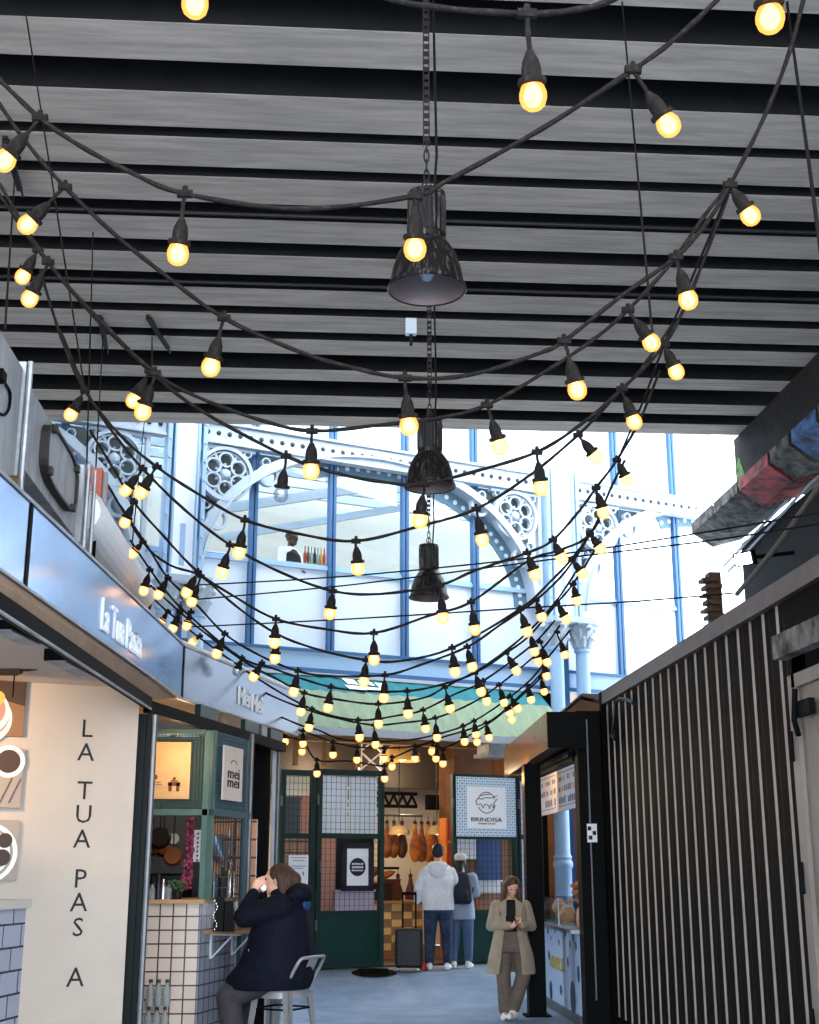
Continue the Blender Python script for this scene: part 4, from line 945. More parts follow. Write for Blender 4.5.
wiremesh(MB(), (-2.0, 11.225, ZR), V((2.0+C0.x-.05, 0, 0)), ZU*(2.78-ZR), 36, 24, .006).build('front_mesh', 'green_mesh', mk)
wiremesh(MB(), C0+sn*.02+ZU*ZR, sd*SL, ZU*(2.78-ZR), 32, 20, .011).build('side_mesh', 'teal_mesh', mk)
wiremesh(MB(), C0+sd*.1+sn*.02+ZU*1.42, sd*(SL-.1), ZU*(ZR-1.42), 13, 8, .006).build('lower_mesh', 'wire', mk)
H0, H1 = V((-1.30, 10.0, 2.80)), V((-.36, 13.35, 2.80)); MB().obox(H0, H1-H0, V((-.06, .02, 0)), ZU*.09).build('header_beam', 'black_metal', mk)
for f, w, m in ((.30, .13, 'gate_green'), (.48, .12, 'soffit'), (.63, .12, 'gate_green'), (.77, .05, 'steel_grey'), (.85, .12, 'gate_green')): MB().obox(H0.lerp(H1, f)+ZU*.09, (H1-H0)*w*.95, V((-.05, .02, 0)), ZU*.10).build('brace', m, mk)
MB().box(-2.3, -.75, 12.9, 12.95, 0, 2.9).build('rear_wall', 'grey_cloth', mk); MB().box(-2.35, -2.3, 11.2, 12.95, 0, 2.9).build('left_wall', 'case_black', mk)
q = MB(); q.obox(C0+sd*1.2-sn*.5+ZU*1.3, sd*.02, sn*.5, ZU*.8); q.build('tiled_wall', 'orange_tile', mk)
# black steel column and silver pipe
c = at(259, 860, Y=13.3); t = thing('steel_column', 'black steel column at the end of the kiosk behind the seated woman', 'column', (c.x, c.y, 0))
MB().box(c.x-.13, c.x+.09, c.y-.1, c.y+.1, 0, 2.98).build('shaft', 'black_metal', t); MB().box(c.x-.14, c.x+.1, c.y-.11, c.y+.11, 0, .02).build('base_plate', 'black_metal', t)
c2 = at(273, 860, Y=13.35); q = MB(); q.box(c2.x-.03, c2.x+.01, 13.3, 13.4, 0, 2.98); q.tube([(c2.x+.03, 13.33, 0), (c2.x+.03, 13.33, 2.98)], .024, 10)
tag(q.build('silver_pipe', 'steel_grey', base=(c2.x, 13.33, 0)), 'silver pipe upright beside the black steel column', 'pipe')
# wooden signs
a, b = at(146, 742, Y=11.18), at(189, 799, Y=11.18); t = thing('wooden_sign', 'square wooden sign with a brown bamboo steamer drawing on the kiosk front', 'sign', ((a.x+b.x)/2, 11.18, b.z))
MB().box(a.x, b.x, 11.17, 11.19, b.z, a.z).build('board', 'wood_board', t); q = MB(); sx = at(174, 787, Y=11.17); y_ = 11.165
q.box(sx.x-.045, sx.x-.018, y_, 11.17, sx.z-.035, sx.z+.035); q.box(sx.x+.018, sx.x+.045, y_, 11.17, sx.z-.035, sx.z+.035); q.box(sx.x-.05, sx.x+.05, y_, 11.17, sx.z+.01, sx.z+.04); q.box(sx.x-.03, sx.x+.03, y_, 11.17, sx.z+.045, sx.z+.055); q.ball((sx.x, y_, sx.z+.07), (.012, .004, .012), 8)
s2 = at(155, 777, Y=11.17); q.lathe([(0, .004), (.022, .004), (.022, 0)], (s2.x, 11.17, s2.z), (0, -1, 0), 14)
q.box(s2.x-.02, s2.x+.05, y_, 11.17, s2.z-.045, s2.z-.04); q.box(s2.x-.02, s2.x+.06, y_, 11.17, s2.z-.065, s2.z-.06)
q.build('print', 'brown_ink', t)
def onside(x, y, o=.05):
    d = ray(x, y); q0 = C0+sn*o; t = (q0-CAM).dot(sn)/d.dot(sn); return CAM+d*t
a, b = onside(223, 745), onside(239.5, 802); t = thing('wooden_sign', 'pale wooden sign reading mei mei on the kiosk side', 'sign', (a.x, a.y, b.z))
L_ = (V((b.x, b.y, 0))-V((a.x, a.y, 0))).length; o = V((a.x, a.y, b.z)); MB().obox(o, sd*L_, sn*.02, ZU*(a.z-b.z)).build('board', 'wood_board_pale', t)
for k_, f_ in (('mei', .5), ('mei', .33)): text('lettering', k_, o+sd*L_*.5+ZU*(a.z-b.z)*f_+sn*.022, sd, ZU, L_*.62, .085, 'text_black', t)
q = MB(); cc = o+sd*L_*.5+ZU*(a.z-b.z)*.68+sn*.022; q.tube([cc+sd*(.07*math.cos(t_))+ZU*(.03*math.sin(t_)) for t_ in [math.pi*i/10 for i in range(11)]], .004, 4); q.build('drawing', 'brown_ink', t)
# hanging pans, jug, garland, scroll, stuff on the counter
def pan(px, py, D, r, m, label, tilt=0):
    p = at(px, py, D=D); t = thing('frying_pan', label, 'pan', p, 0, 'pans hanging in the kiosk'); ax = V((tilt, -1, .25)).normalized()
    MB().lathe([(.001, .035), (r*.8, .035), (r, 0), (r*1.02, 0), (r*.84, .045), (.001, .045)], p, ax, 20).build('bowl', m, t, smooth=40); MB().bar(p+ZU*r*.9, p+ZU*(r+.2), .02, .012).build('handle', 'pan_dark', t)
pan(160, 838, 11.7, .1, 'pan_dark', 'dark round pan high behind the silver post'); pan(163, 848, 11.9, .085, 'pan_copper', 'brown pan overlapping the dark pan', .3); pan(173, 857, 11.5, .085, 'pan_copper', 'copper pan hanging lowest over the kiosk counter'); pan(174, 840, 11.9, .06, 'galv', 'small silver pan behind the copper pan'); pan(152, 848, 11.8, .07, 'pan_copper', 'copper pan half hidden by the silver post', .4)
p = at(218, 848, D=11.9); t = thing('metal_jug', 'grey-blue metal jug hanging tilted in the kiosk window', 'jug', p); ax = V((-.45, 0, 1)).normalized()
MB().lathe([(.001, -.11), (.05, -.11), (.06, -.05), (.078, .1), (.082, .1), (.065, -.05), (.055, -.115), (.001, -.115)], p, ax, 18).build('body', 'jug_blue', t, smooth=40)
q = MB(); q.tube(smooth_path([p+V((.05, 0, .1)), p+V((.12, 0, .08)), p+V((.12, 0, -.02)), p+V((.06, 0, -.06))], 4), .009, 6); q.build('handle', 'jug_blue', t); MB().tube([p+V((.1, 0, .1)), p+V((.09, 0, .26))], .004, 5).build('hook', 'silver', t)
q = MB(); random.seed(9); g0 = at(191, 820, D=11.42)
for i in range(130):
    f = i/129; p = at(192-6*f, 818+70*f, D=11.42); r = .02+.022*f
    q.ball(p+V((random.uniform(-r, r), random.uniform(-r, r), random.uniform(-.02, .02))), random.uniform(.012, .024), 6)
q.tube([at(192, 812, D=11.42), at(186, 890, D=11.42)], .005, 5); tag(q.build('flower_garland', 'pink_flower', base=g0), 'pink flower garland hanging over the kiosk counter', 'flowers')
a, b = at(194, 830, D=11.6), at(202, 862, D=11.6); t = thing('paper_scroll', 'white paper strip with dark characters beside the garland', 'menu', (a.x, a.y, b.z)); MB().box(a.x, b.x, a.y, a.y+.006, b.z, a.z).build('sheet', 'paper', t)
q = MB()
for i in range(7):
    z = a.z-.03-i*.038; x = (a.x+b.x)/2; q.box(x-.012, x+.012, a.y-.003, a.y, z-.003, z+.003); q.box(x-.003, x+.003, a.y-.003, a.y, z-.014, z+.01); q.box(x-.01, x+.006, a.y-.003, a.y, z-.014, z-.01)
q.build('print', 'text_black', t)
cz_ = 1.417
for i, (x, w, h, m, l) in enumerate(((152, .035, .12, 'bottle', 'clear bottle beside the silver post on the kiosk counter'), (158, .03, .2, 'case_black', 'tall black bottle on the kiosk counter'), (163, .028, .16, 'silver', 'slim silver shaker on the kiosk counter'), (168.5, .03, .14, 'bottle', 'clear tumbler in the middle of the kiosk counter'), (202, .032, .22, 'case_black', 'black bottle by the kiosk corner post'))):
    p = at(x, 893, Y=11.34); p.z = cz_; tag(MB().lathe([(0, 0), (w, 0), (w, h*.65), (w*.45, h*.8), (w*.45, h), (0, h)], p, n=12).build('bottle', m, base=p, smooth=40), l, 'bottle')
p = at(177, 893, Y=11.3); p.z = cz_; t = thing('potted_herb', 'small green herb in a dark pot on the kiosk counter', 'plant', p); MB().lathe([(0, 0), (.035, 0), (.045, .06), (.0, .06)], p, n=12).build('pot', 'black_plastic', t)
q = MB(); random.seed(6)
for i in range(34): q.ball(p+V((random.uniform(-.07, .07), random.uniform(-.05, .05), .07+random.uniform(0, .08))), (.014, .014, .008), 6)
q.build('leaves', 'leaf', t)
p = at(176, 872, Y=12.5); p.z = 0; t = thing('steamer_cabinet', 'black steamer cabinet inside the kiosk behind the counter', 'cabinet', p); MB().box(p.x-.25, p.x+.12, 12.4, 12.85, 0, 1.62).build('body', 'black_metal', t); MB().box(p.x-.2, p.x+.08, 12.385, 12.4, 1.45, 1.6).build('door', 'case_black', t)
for i, (x, y, h, m, l) in enumerate(((213, 888, .2, 'jug_blue', 'blue-grey canister in the kiosk side window'), (222, 886, .26, 'case_black', 'black pump bottle in the kiosk side window'), (229, 884, .3, 'silver', 'silver flask in the kiosk side window'))):
    p = at(x, 893, Y=12.0); p.z = 1.417; q = MB(); q.lathe([(0, 0), (.045, 0), (.045, h*.7), (.02, h*.8), (.02, h), (0, h)], p, n=12); tag(q.build('canister', m, base=p, smooth=40), l, 'canister')
sh = thing('kiosk_shelf', 'board inside the kiosk carrying canisters', 'shelf', C0+sd*.9-sn*.25+ZU*1.385); MB().obox(C0+sd*.5-sn*.5+ZU*1.385, sd*.75, sn*.5, ZU*.03).build('board', 'wood_top', sh)
# eating shelf with brackets, bag, tray
bs = thing('bar_shelf', 'narrow wooden eating shelf on white brackets beside the kiosk', 'shelf', C0+sd*.3+ZU*1.1)
d0 = V((tb, 11.25, 0))+sd*.1; ZS = at(225, 934, Y=11.35).z
MB().obox(d0+sn*.012+ZU*ZS, sd*1.0, sn*.3, ZU*.028).build('board', 'wood_top', bs)
for f in (.12, .62):
    q = MB(); b_ = d0+sd*f; q.obox(b_+sn*.012+ZU*(ZS-.2), sd*.03, sn*.012, ZU*.2); q.obox(b_+sn*.012+ZU*(ZS-.015), sd*.03, sn*.26, ZU*.015); q.bar(b_+sn*.03+sd*.015+ZU*(ZS-.19), b_+sn*.2+sd*.015+ZU*(ZS-.02), .02, .012); q.build('bracket', 'hall_white', bs)
bp = at(224, 931, Y=11.18); bp.z = ZS+.028; hb = thing('handbag', 'black handbag with a chain strap on the eating shelf', 'bag', bp)
q = MB(); R3 = Matrix.Rotation(0, 3, 'Z')
for k in range(2):
    dx = -.045+.09*k; pts = [(dx-.04, -.07, 0), (dx+.04, -.07, 0), (dx+.05, .0, 0), (dx+.04, .07, 0), (dx-.04, .07, 0), (dx-.05, 0, 0)]
    lo = [bp+V(p) for p in pts]; hi = [bp+V((p[0]*.8, p[1]*.7, .27-.03*k)) for p in pts]; b_ = len(q.v); q.v += lo+hi
    for i in range(6): q.f.append([b_+i, b_+(i+1) % 6, b_+6+(i+1) % 6, b_+6+i]); q.m.append(0)
    q.f.append([b_+6+i for i in range(6)]); q.m.append(0); q.f.append([b_+i for i in range(6)][::-1]); q.m.append(0)
q.build('body', 'bag_black', hb); q = MB()
for i in range(11): q.ball(bp+V((-.07+.015*math.sin(i), -.075, .02+i*.022)), (.006, .006, .01), 6)
q.build('chain_strap', 'silver', hb)
p = at(246, 930, Y=11.5); p.z = ZS+.028; tag(MB().lathe([(0, 0), (.06, 0), (.085, .035), (.08, .035), (.058, .006), (0, .006)], p, n=16).build('food_tray', 'wood_top', base=p), 'small tan food tray in front of the seated woman', 'tray')
# packs of water bottles on the floor by the tiled front
for i in range(4):
    for j in range(3):
        x = at(150+j*8.2-(3-i)*.9, 1000, Y=11.06).x; p = V((x, 11.06, .204*i)); t = thing('water_bottle', ['clear water bottle, bottom layer', 'clear water bottle, second layer up', 'clear water bottle, third layer up', 'clear water bottle, top layer'][i]+[' at the post side of the pile', ' in the middle of the pile', ' at the tiled side of the pile'][j], 'bottle', p, 0, 'water bottles piled by the tiled kiosk')
        MB().lathe([(0, 0), (.03, 0), (.033, .02), (.033, .06), (.03, .07), (.033, .08), (.033, .125), (.014, .165), (.014, .18), (0, .18)], p, n=10).build('body', 'bottle', t, smooth=40); MB().lathe([(.016, .176), (.016, .2), (0, .2)], p, n=10).build('cap', 'bottle_cap', t)

# ================================================================== DUCTS
dk = thing('air_duct', 'large galvanised box duct at the picture edge above the steel fascia', 'duct', (-1.9, 5.2, 3.4))
MB().box(-2.3, -1.56, 3.2, 6.35, 3.50, 4.12).build('box', 'galv_dull', dk)
q = MB(); q.box(-2.34, -1.545, 6.33, 6.38, 3.46, 4.16); q.tube([(-1.53, 6.36, 3.44), (-1.53, 6.36, 4.17)], .016, 8); q.build('flange', 'galv', dk)
MB().tube([(-2.3, 6.2, 3.47), (-1.5, 6.2, 3.47)], .04, 10).build('support_pipe', 'brass_dark', dk)
q = MB(); pp_ = [at(x, y, X=-1.55) for x, y in ((-3, 412), (4, 415), (9, 408), (10, 393), (6, 385))]; q.tube(smooth_path(pp_, 4), .008, 6); q.box(-1.56, -1.53, 5.84, 5.92, 3.88, 3.93); q.build('latch_wire', 'black_metal', dk)
d2 = thing('air_duct', 'smaller box duct with an oval access hatch behind the large duct', 'duct', (-1.9, 7.2, 3.6))
MB().box(-2.3, -1.54, 6.4, 7.9, 3.62, 4.06).build('box', 'galv_dull', d2)
q = MB(); q.box(-2.33, -1.51, 7.86, 7.92, 3.59, 4.09); q.tube([(-1.5, 7.95, 3.5), (-1.5, 7.95, 4.12)], .015, 8); q.tube([(-1.47, 8.02, 3.45), (-1.47, 8.02, 4.1)], .012, 8); q.build('flange', 'galv', d2)
q = MB(); hc = V((-1.54, 7.2, 3.85)); hp = []
for i in range(28):
    t_ = 2*math.pi*i/28; c_, s_ = math.cos(t_), math.sin(t_); hp.append(hc+V((0, .42*math.copysign(abs(c_)**.55, c_), .155*math.copysign(abs(s_)**.55, s_))))
q.prism(hp, (.03, 0, 0)); hh = q.build('access_hatch', 'galv_dull', d2); q = MB(); q.strip([hc+(p-hc)*1.0 for p in hp], [hc+(p-hc)*1.1 for p in hp], (.045, 0, 0), True)
for i in (3, 10, 17, 24): q.box(-1.51, -1.48, hp[i].y-.025, hp[i].y+.025, hp[i].z-.02, hp[i].z+.02)
q.build('hatch_rim', 'chain', hh)
q = MB()
for k in range(3): q.box(-2.3, -1.54, 7.93+k*.07, 7.95+k*.07, 3.5, 3.62)
q.build('under_bracket', 'brass_dark', d2)
sp = thing('spiral_duct', 'ribbed round silver duct running along the roof toward the hall', 'duct', (-1.66, 10, 3.9))
q = MB(); a, b = V((-1.56, 8.05, 3.84)), V((-1.74, 12.1, 4.14)); n = 36
q.tube([a.lerp(b, i/(2*n)) for i in range(2*n+1)], [.132+(.026 if i % 2 else 0) for i in range(2*n+1)], 20); q.build('tube', 'spiral_silver', sp)
q = MB(); q.tube([b, b+V((-.1, .3, -.2)), b+V((-.2, .4, -.9))], .145, 16); q.build('elbow', 'black_metal', sp, smooth=40)
p = at(97, 484, D=8.6); sx = thing('sensor_box', 'reddish brown box on a thin pipe above the round duct', 'box', p); MB().obox(p-V((.035, .04, .14)), (.07, 0, 0), (0, .08, 0), (0, 0, .24)).build('case', 'sensor_red', sx); MB().obox(p+V((.03, .02, -.15)), (.03, 0, 0), (0, .06, 0), (0, 0, .24)).build('cover', 'galv_dull', sx); MB().tube([p+V((0, .05, -.95)), p+V((0, .05, -.1))], .012, 7).build('pipe', 'black_metal', sx)

# ================================================================== PENDANT LAMPS
def pendant(x, y, Y, label):
    c = at(x, y, Y=Y); R = .25; t = thing('pendant_lamp', label, 'lamp', c, 0, 'black industrial pendant lamps')
    q = MB(); n = 48
    q.lathe([(R, 0), (R*1.0, .02), (R*.96, .05), (R*.9, .14), (R*.76, .25), (R*.56, .33), (R*.5, .345)], c, n=32); sh = q.build('lamp_shade', 'lamp_black', t, smooth=50)
    MB().lathe([(R*.985, .004), (R*.93, .06), (R*.86, .14), (R*.72, .24), (R*.5, .32), (.001, .33)], c, n=32).build('reflector', 'lamp_inside', sh, smooth=50)
    q = MB(); q.lathe([(R*1.0, -.006), (R*1.04, .0), (R*1.03, .02), (R*.99, .02)], c, n=32); q.build('rim', 'lamp_black', sh, smooth=40)
    q = MB(); q.lathe([(.1, .33), (.125, .34), (.125, .38), (.115, .385), (.115, .66), (.125, .665), (.125, .69), (.06, .71), (.001, .71)], c, n=24)
    for i in range(20):
        a = 2*math.pi*i/20; d = V((math.cos(a), math.sin(a), 0)); q.bar(c+d*.12+ZU*.39, c+d*.12+ZU*.655, .012, .016)
    q.build('ballast_housing', 'lamp_black', t, smooth=40)
    q = MB(); z = .71; k = 0
    q.tube([c+V((.03*math.cos(i*.7), 0, .72+.035+.03*math.sin(i*.7))) for i in range(10)], .007, 6)
    while z < 1.05:
        z1 = z+.085; m = (z+z1)/2; ax = V((1, 0, 0)) if k % 2 else V((0, 1, 0))
        q.tube([c+ax*(.017*math.cos(2*math.pi*i/10))+ZU*(m+.05*math.sin(2*math.pi*i/10)) for i in range(11)], .006, 6, cap=False); z += .075; k += 1
    q.build('chain', 'chain', t); q = MB(); zz = c.z+z
    for dx in (-.022, .016): q.box(c.x+dx, c.x+dx+.006, c.y-.012, c.y+.012, zz-.03, CZ+.33)
    while zz < CZ+.3: q.box(c.x-.018, c.x+.018, c.y-.004, c.y+.004, zz, zz+.035); zz += .06
    q.build('strut', 'chain', t); MB().tube([c+V((.05, .02, .69)), c+V((.07, .02, 1.0)), c+V((.05, .02, CZ+.1-c.z))], .01, 6).build('power_cord', 'black_plastic', t)
    MB().ball(c+ZU*.16, (.06, .06, .1), 12).build('bulb', 'hall_iron', t, smooth=60)
pendant(427, 290, 7.74, 'nearest and largest black industrial pendant with a flaked shade'); pendant(430, 487, 12.3, 'middle black industrial pendant at the deck edge'); pendant(429, 598, 16.2, 'farthest black industrial pendant in front of the white panels')
# strut channel, junction box and brackets on the ceiling
p = at(411, 327, Z=CZ-.12); jb = thing('junction_box', 'white junction box on a conduit under the deck', 'box', p); MB().box(p.x-.06, p.x+.06, p.y-.04, p.y+.04, p.z-.09, p.z+.09).build('case', 'hall_white', jb); MB().tube([(p.x, p.y, p.z-.22), (p.x, p.y, p.z+.11)], .018, 8).build('conduit', 'chain', jb)
for (x0, y0, x1, y1, l) in ((148, 318, 168, 348, 'small steel bracket on the deck above the double bulbs'), (100, 318, 106, 348, 'small steel bracket on the deck left of the double bulbs'), (5, 140, 20, 190, 'steel bracket on the deck at the picture edge')):
    a, b = at(x0, y0, Z=CZ-.03), at(x1, y1, Z=CZ-.05); q = MB(); q.bar(a, b, .05, .03); q.bar(a+V((.03, 0, 0)), b+V((.03, 0, -.06)), .015, .03); q.bar(a, a+ZU*.1, .04, .04); tag(q.build('deck_bracket', 'chain', base=a), l, 'bracket')
for i, (ya, l) in enumerate(((222, 'thin pipe in the deck recess behind the large pendant'), (290, 'thin pipe in the deck recess above the junction box'))):
    a = at(540, ya, Z=CZ+.02); q = MB(); q.tube([(-8, a.y, CZ+.0), (6, a.y, CZ+.0)], .02, 7); tag(q.build('deck_pipe', 'chain', base=(0, a.y, CZ)), l, 'pipe')

# ================================================================== FESTOON STRINGS
def bulb_mesh(nm, prof, m, n=14, smooth=50): return MB().lathe(prof, n=n).mesh(nm, m, smooth=smooth)
GL = bulb_mesh('bulb_globe', [(.001, -.048), (.018, -.044), (.033, -.032), (.04, -.012), (.04, .005), (.034, .022), (.026, .036), (.022, .046)], 'bulb_glass')
GC = bulb_mesh('bulb_globe_clear', [(.001, -.048), (.018, -.044), (.033, -.032), (.04, -.012), (.04, .005), (.034, .022), (.026, .036), (.022, .046)], 'bulb_clear')
CO = bulb_mesh('filament_core', [(.001, -.036), (.016, -.031), (.026, -.016), (.028, 0), (.021, .02), (.009, .034), (.001, .037)], 'bulb_core', 10)
HO = bulb_mesh('holder_shell', [(.028, .028), (.041, .03), (.043, .037), (.041, .046), (.029, .05), (.029, .076), (.025, .096), (.016, .116), (.011, .128), (.001, .13)], 'cable', 12)
def mobj(name, me, parent, loc, rot):
    o = bpy.data.objects.new(name, me); COL.objects.link(o); o.parent = parent; o.location = loc; o.rotation_euler = rot; WL[o.name] = WL[parent.name]; return o
FOREIGN = []
def string(label, D0, D1, cable, bulbs, off=()):
    x0, x1 = cable[0][0], cable[-1][0]
    dp = lambda x: D0+(D1-D0)*max(-.1, min(1.1, (x-x0)/(x1-x0)))
    pts = [at(x, y, D=dp(x)) for x, y in cable]; base = pts[len(pts)//2]
    t = thing('festoon_string', label, 'string lights', base, 0, 'festoon strings across the passage')
    pth = smooth_path(pts, 5); MB().tube(pth, [.0095+.0012*math.sin(i*1.7) for i in range(len(pth))], 7).build('cable', 'cable', t, smooth=60)
    for k, (px, py, bx, by) in enumerate(bulbs):
        d = dp(px); a, b = at(px, py, D=d), at(bx, by, D=d); ax = (a-b); Ln = ax.length; ax = ax.normalized()
        rot = ax.to_track_quat('Z', 'Y').to_euler()
        o = mobj('lamp_holder', HO, t, b-base, rot)
        sc = min(1, Ln/.15); o.scale = (min(1, sc*1.1), min(1, sc*1.1), sc)
        q = MB(); q.tube([b+ax*min(.122, Ln*.8), b.lerp(a, .8)+V((random.uniform(-.006, .006), 0, 0)), a], .008, 6); q.tube([a-V((.028, 0, 0)), a+V((.028, 0, 0))], .016, 7); q.tube([a, a+ZU*.03], [.014, .01], 6); q.build('drop_lead', 'cable', t)
        gl = mobj('bulb', GC if k in off else GL, t, b-base, rot)
        if k not in off:
            c = mobj('filament', CO, gl, (0, 0, 0), (0, 0, 0))
    return t
string('thick dusty festoon string sagging nearest the lens above everything', 3.9, 3.6, [(150, -112), (195, -86), (300, -36), (380, -4), (440, 8), (527, 14), (575, 10), (612, 0), (690, -40), (762, -75), (830, -120)], [(195, -82, 195, 3), (527, 14, 533, 95), (762, -72, 770, 17)])
string('second nearest festoon string, its lowest bulb over the largest pendant', 4.9, 4.4, [(-40, 40), (0, 80), (40, 118), (82, 147), (130, 172), (185, 194), (300, 209), (415, 196), (447, 181), (540, 130), (633, 70), (680, 35), (722, -5), (760, -45)], [(40, 118, 5, 160), (185, 194, 178, 253), (415, 196, 415, 248), (633, 70, 668, 124)])
string('third festoon string from the lens, dipping to the chain below the largest pendant', 5.6, 5.4, [(-30, 60), (0, 105), (30, 147), (65, 187), (112, 232), (165, 275), (224, 318), (300, 352), (350, 367), (405, 378), (470, 375), (540, 353), (564, 341), (620, 297), (676, 257), (705, 225), (730, 185), (765, 115), (790, 50), (808, -20)], [(65, 187, 28, 224), (224, 318, 211, 366), (405, 378, 409, 425), (564, 341, 577, 389), (676, 257, 688, 299), (730, 185, 750, 215)])
string('fourth festoon string, sagging just under the deck edge above the arch', 6.3, 6.0, [(-25, 145), (0, 185), (48, 262), (100, 320), (155, 373), (200, 398), (260, 420), (312, 431), (380, 425), (440, 418), (487, 405), (540, 375), (590, 342), (628, 310), (672, 262), (705, 215), (733, 180)], [(48, 262, 30, 298), (155, 373, 143, 411), (312, 431, 311, 470), (487, 405, 500, 446), (628, 310, 651, 342)])
string('festoon string with one unlit bulb, crossing the middle pendant', 7.0, 6.6, [(-20, 165), (0, 195), (38, 250), (90, 312), (150, 371), (200, 410), (286, 456), (340, 474), (390, 483), (424, 484), (480, 470), (537, 452), (580, 425), (622, 389), (664, 345), (692, 290), (728, 195)], [(38, 250, 23, 276), (150, 371, 134, 400), (286, 456, 281, 494), (424, 484, 420, 520), (537, 452, 541, 487), (622, 389, 634, 421), (664, 345, 676, 371)], off=(2,))
string('festoon string passing over the upstairs waiter\'s head', 8.0, 7.6, [(40, 270), (62, 340), (85, 391), (120, 435), (157, 467), (200, 495), (245, 520), (300, 534), (356, 541), (420, 526), (476, 509), (530, 475), (578, 435), (610, 402), (640, 370), (672, 325)], [(85, 391, 71, 414), (157, 467, 141, 492), (245, 520, 239, 552), (356, 541, 358, 568), (476, 509, 482, 539), (578, 435, 596, 457)])
string('festoon string lying just above the dome of the farthest pendant', 8.8, 8.4, [(60, 330), (88, 394), (115, 435), (143, 469), (185, 510), (230, 545), (280, 572), (333, 591), (380, 594), (440, 585), (474, 571), (527, 553), (553, 540), (580, 510), (596, 488), (617, 460), (640, 420), (660, 370)], [(143, 469, 126, 490), (230, 545, 222, 572), (333, 591, 330, 613), (440, 585, 443, 617), (527, 553, 535, 574), (553, 540, 561.5, 557.5), (596, 488, 603, 512), (617, 460, 627, 480)])
string('festoon string running just below the farthest pendant', 9.4, 9.0, [(90, 430), (110, 463), (134, 502), (160, 532), (198, 572), (237, 598), (276, 619), (325, 629), (374, 633), (431, 615), (471, 602), (528, 561), (560, 550), (590, 534), (610, 490), (625, 460)], [(134, 502, 125, 522), (198, 572, 187, 592), (276, 619, 274.5, 642), (374, 633, 374, 659), (471, 602, 475, 629), (590, 534, 600, 548)])
string('festoon string whose lowest bulb hangs before the pale transom beam', 9.9, 9.5, [(105, 480), (143, 542), (170, 565), (201, 576), (236, 606), (277, 634), (320, 650), (366, 660), (400, 661), (452, 648), (520, 609), (550, 582), (575, 555), (600, 520)], [(143, 542, 133, 553), (201, 576, 192, 601), (277, 636, 275, 658), (366, 660, 364, 681), (452, 648, 455, 671), (520, 609, 527, 631), (572, 560, 582, 573)])
string('festoon string crossing the top edge of the teal awning band', 10.4, 10.0, [(120, 505), (146, 544), (168, 578), (196, 604), (225, 634), (261, 656), (298, 671), (330, 676), (385, 675), (420, 665), (467, 647), (500, 625), (536, 600), (565, 572), (590, 535)], [(150, 570, 144, 590), (168, 578, 159, 594), (225, 634, 217, 653), (298, 671, 294, 691), (385, 675, 384, 697), (467, 647, 472, 666), (536, 600, 541.5, 616)])
string('festoon string sagging across the white emblem on the awning', 10.9, 10.6, [(130, 540), (165, 590), (191, 617), (240, 657), (272, 668), (300, 678), (331, 687), (365, 691), (407, 691), (440, 685), (475, 673), (506, 653), (530, 635), (557, 603), (573, 584), (595, 550)], [(191, 612, 187, 625), (262, 663, 254, 676), (331, 687, 328, 707), (407, 691, 408, 713), (475, 673, 481, 691), (506, 653, 516, 670), (557, 603, 566, 619), (573, 584, 577, 600)])
string('festoon string with a small unlit bulb over the Mei Mei lettering', 11.5, 11.2, [(150, 585), (180, 612), (200, 629), (242, 660), (275, 678), (304.5, 693), (335, 699), (378, 704), (423, 698), (445, 687), (478, 670), (504, 652), (530, 630), (557, 600), (580, 565)], [(180, 612, 173, 628), (242, 658, 237, 671), (304.5, 693, 301, 711), (378, 704, 378.5, 723), (445, 687, 450, 708), (530, 632, 534.5, 651)], off=(1,))
string('festoon string sagging over the green part of the awning', 12.1, 11.9, [(155, 600), (168, 612), (200, 638), (260, 680), (312, 709), (358, 720), (400, 715), (423, 710), (455, 694), (483, 681), (532, 645), (555, 620)], [(168, 612, 161, 622), (200, 636, 193, 642), (312, 709, 309, 727), (358, 720, 359.5, 737), (423, 710, 425.7, 728), (483, 681, 486.6, 700.5), (534, 645, 538, 661), (540, 642, 547, 661.5)])
string('festoon string dipping to the pale front edge of the awning', 12.6, 12.4, [(230, 672), (270, 695), (311, 711), (345, 720), (374, 725), (400, 723), (435, 718), (470, 704), (499, 685), (541, 650), (560, 625)], [(374, 725, 375.6, 744), (435, 718, 437, 737), (499, 685, 504, 702), (541, 655, 546.5, 675.5), (557, 632, 565, 654)])
string('festoon string lying along the awning edge toward the coffee stand', 13.0, 12.8, [(270, 712), (300, 725), (318, 730), (337, 738), (360, 741), (400, 741), (434, 735), (474, 721), (525, 685), (550, 655), (570, 630)], [(463, 726, 464.6, 741), (474, 721, 476, 734), (503, 700, 509.7, 713), (510, 696, 517.5, 708), (527, 685, 531, 699)])
string('festoon string across the dark gap under the awning', 13.6, 13.3, [(270, 722), (285, 727), (303, 731), (333, 742), (357, 747), (384, 748), (415, 746), (440, 738), (486, 723), (512, 703), (545, 670)], [(285, 727, 285, 741), (303, 731, 303, 743), (333, 742, 333, 754), (357, 747, 357, 759), (384, 748, 384, 758), (415, 746, 415, 758), (475, 728, 477, 741.5), (486, 723, 489, 737), (508, 706, 511.6, 719)])
string('lowest festoon string, its bulbs reaching the top of the green gates', 14.2, 13.8, [(276, 735), (302, 741), (317, 760), (350, 761), (384, 766), (395, 757), (433, 742), (443, 748), (470, 735), (500, 715), (544, 675)], [(302, 741, 302, 751), (317, 760, 317, 773), (384, 766, 384.6, 778), (392, 757, 392, 766), (433, 742, 432, 751), (437, 746, 436, 758), (443, 750, 443, 763), (541, 678, 544, 691)])
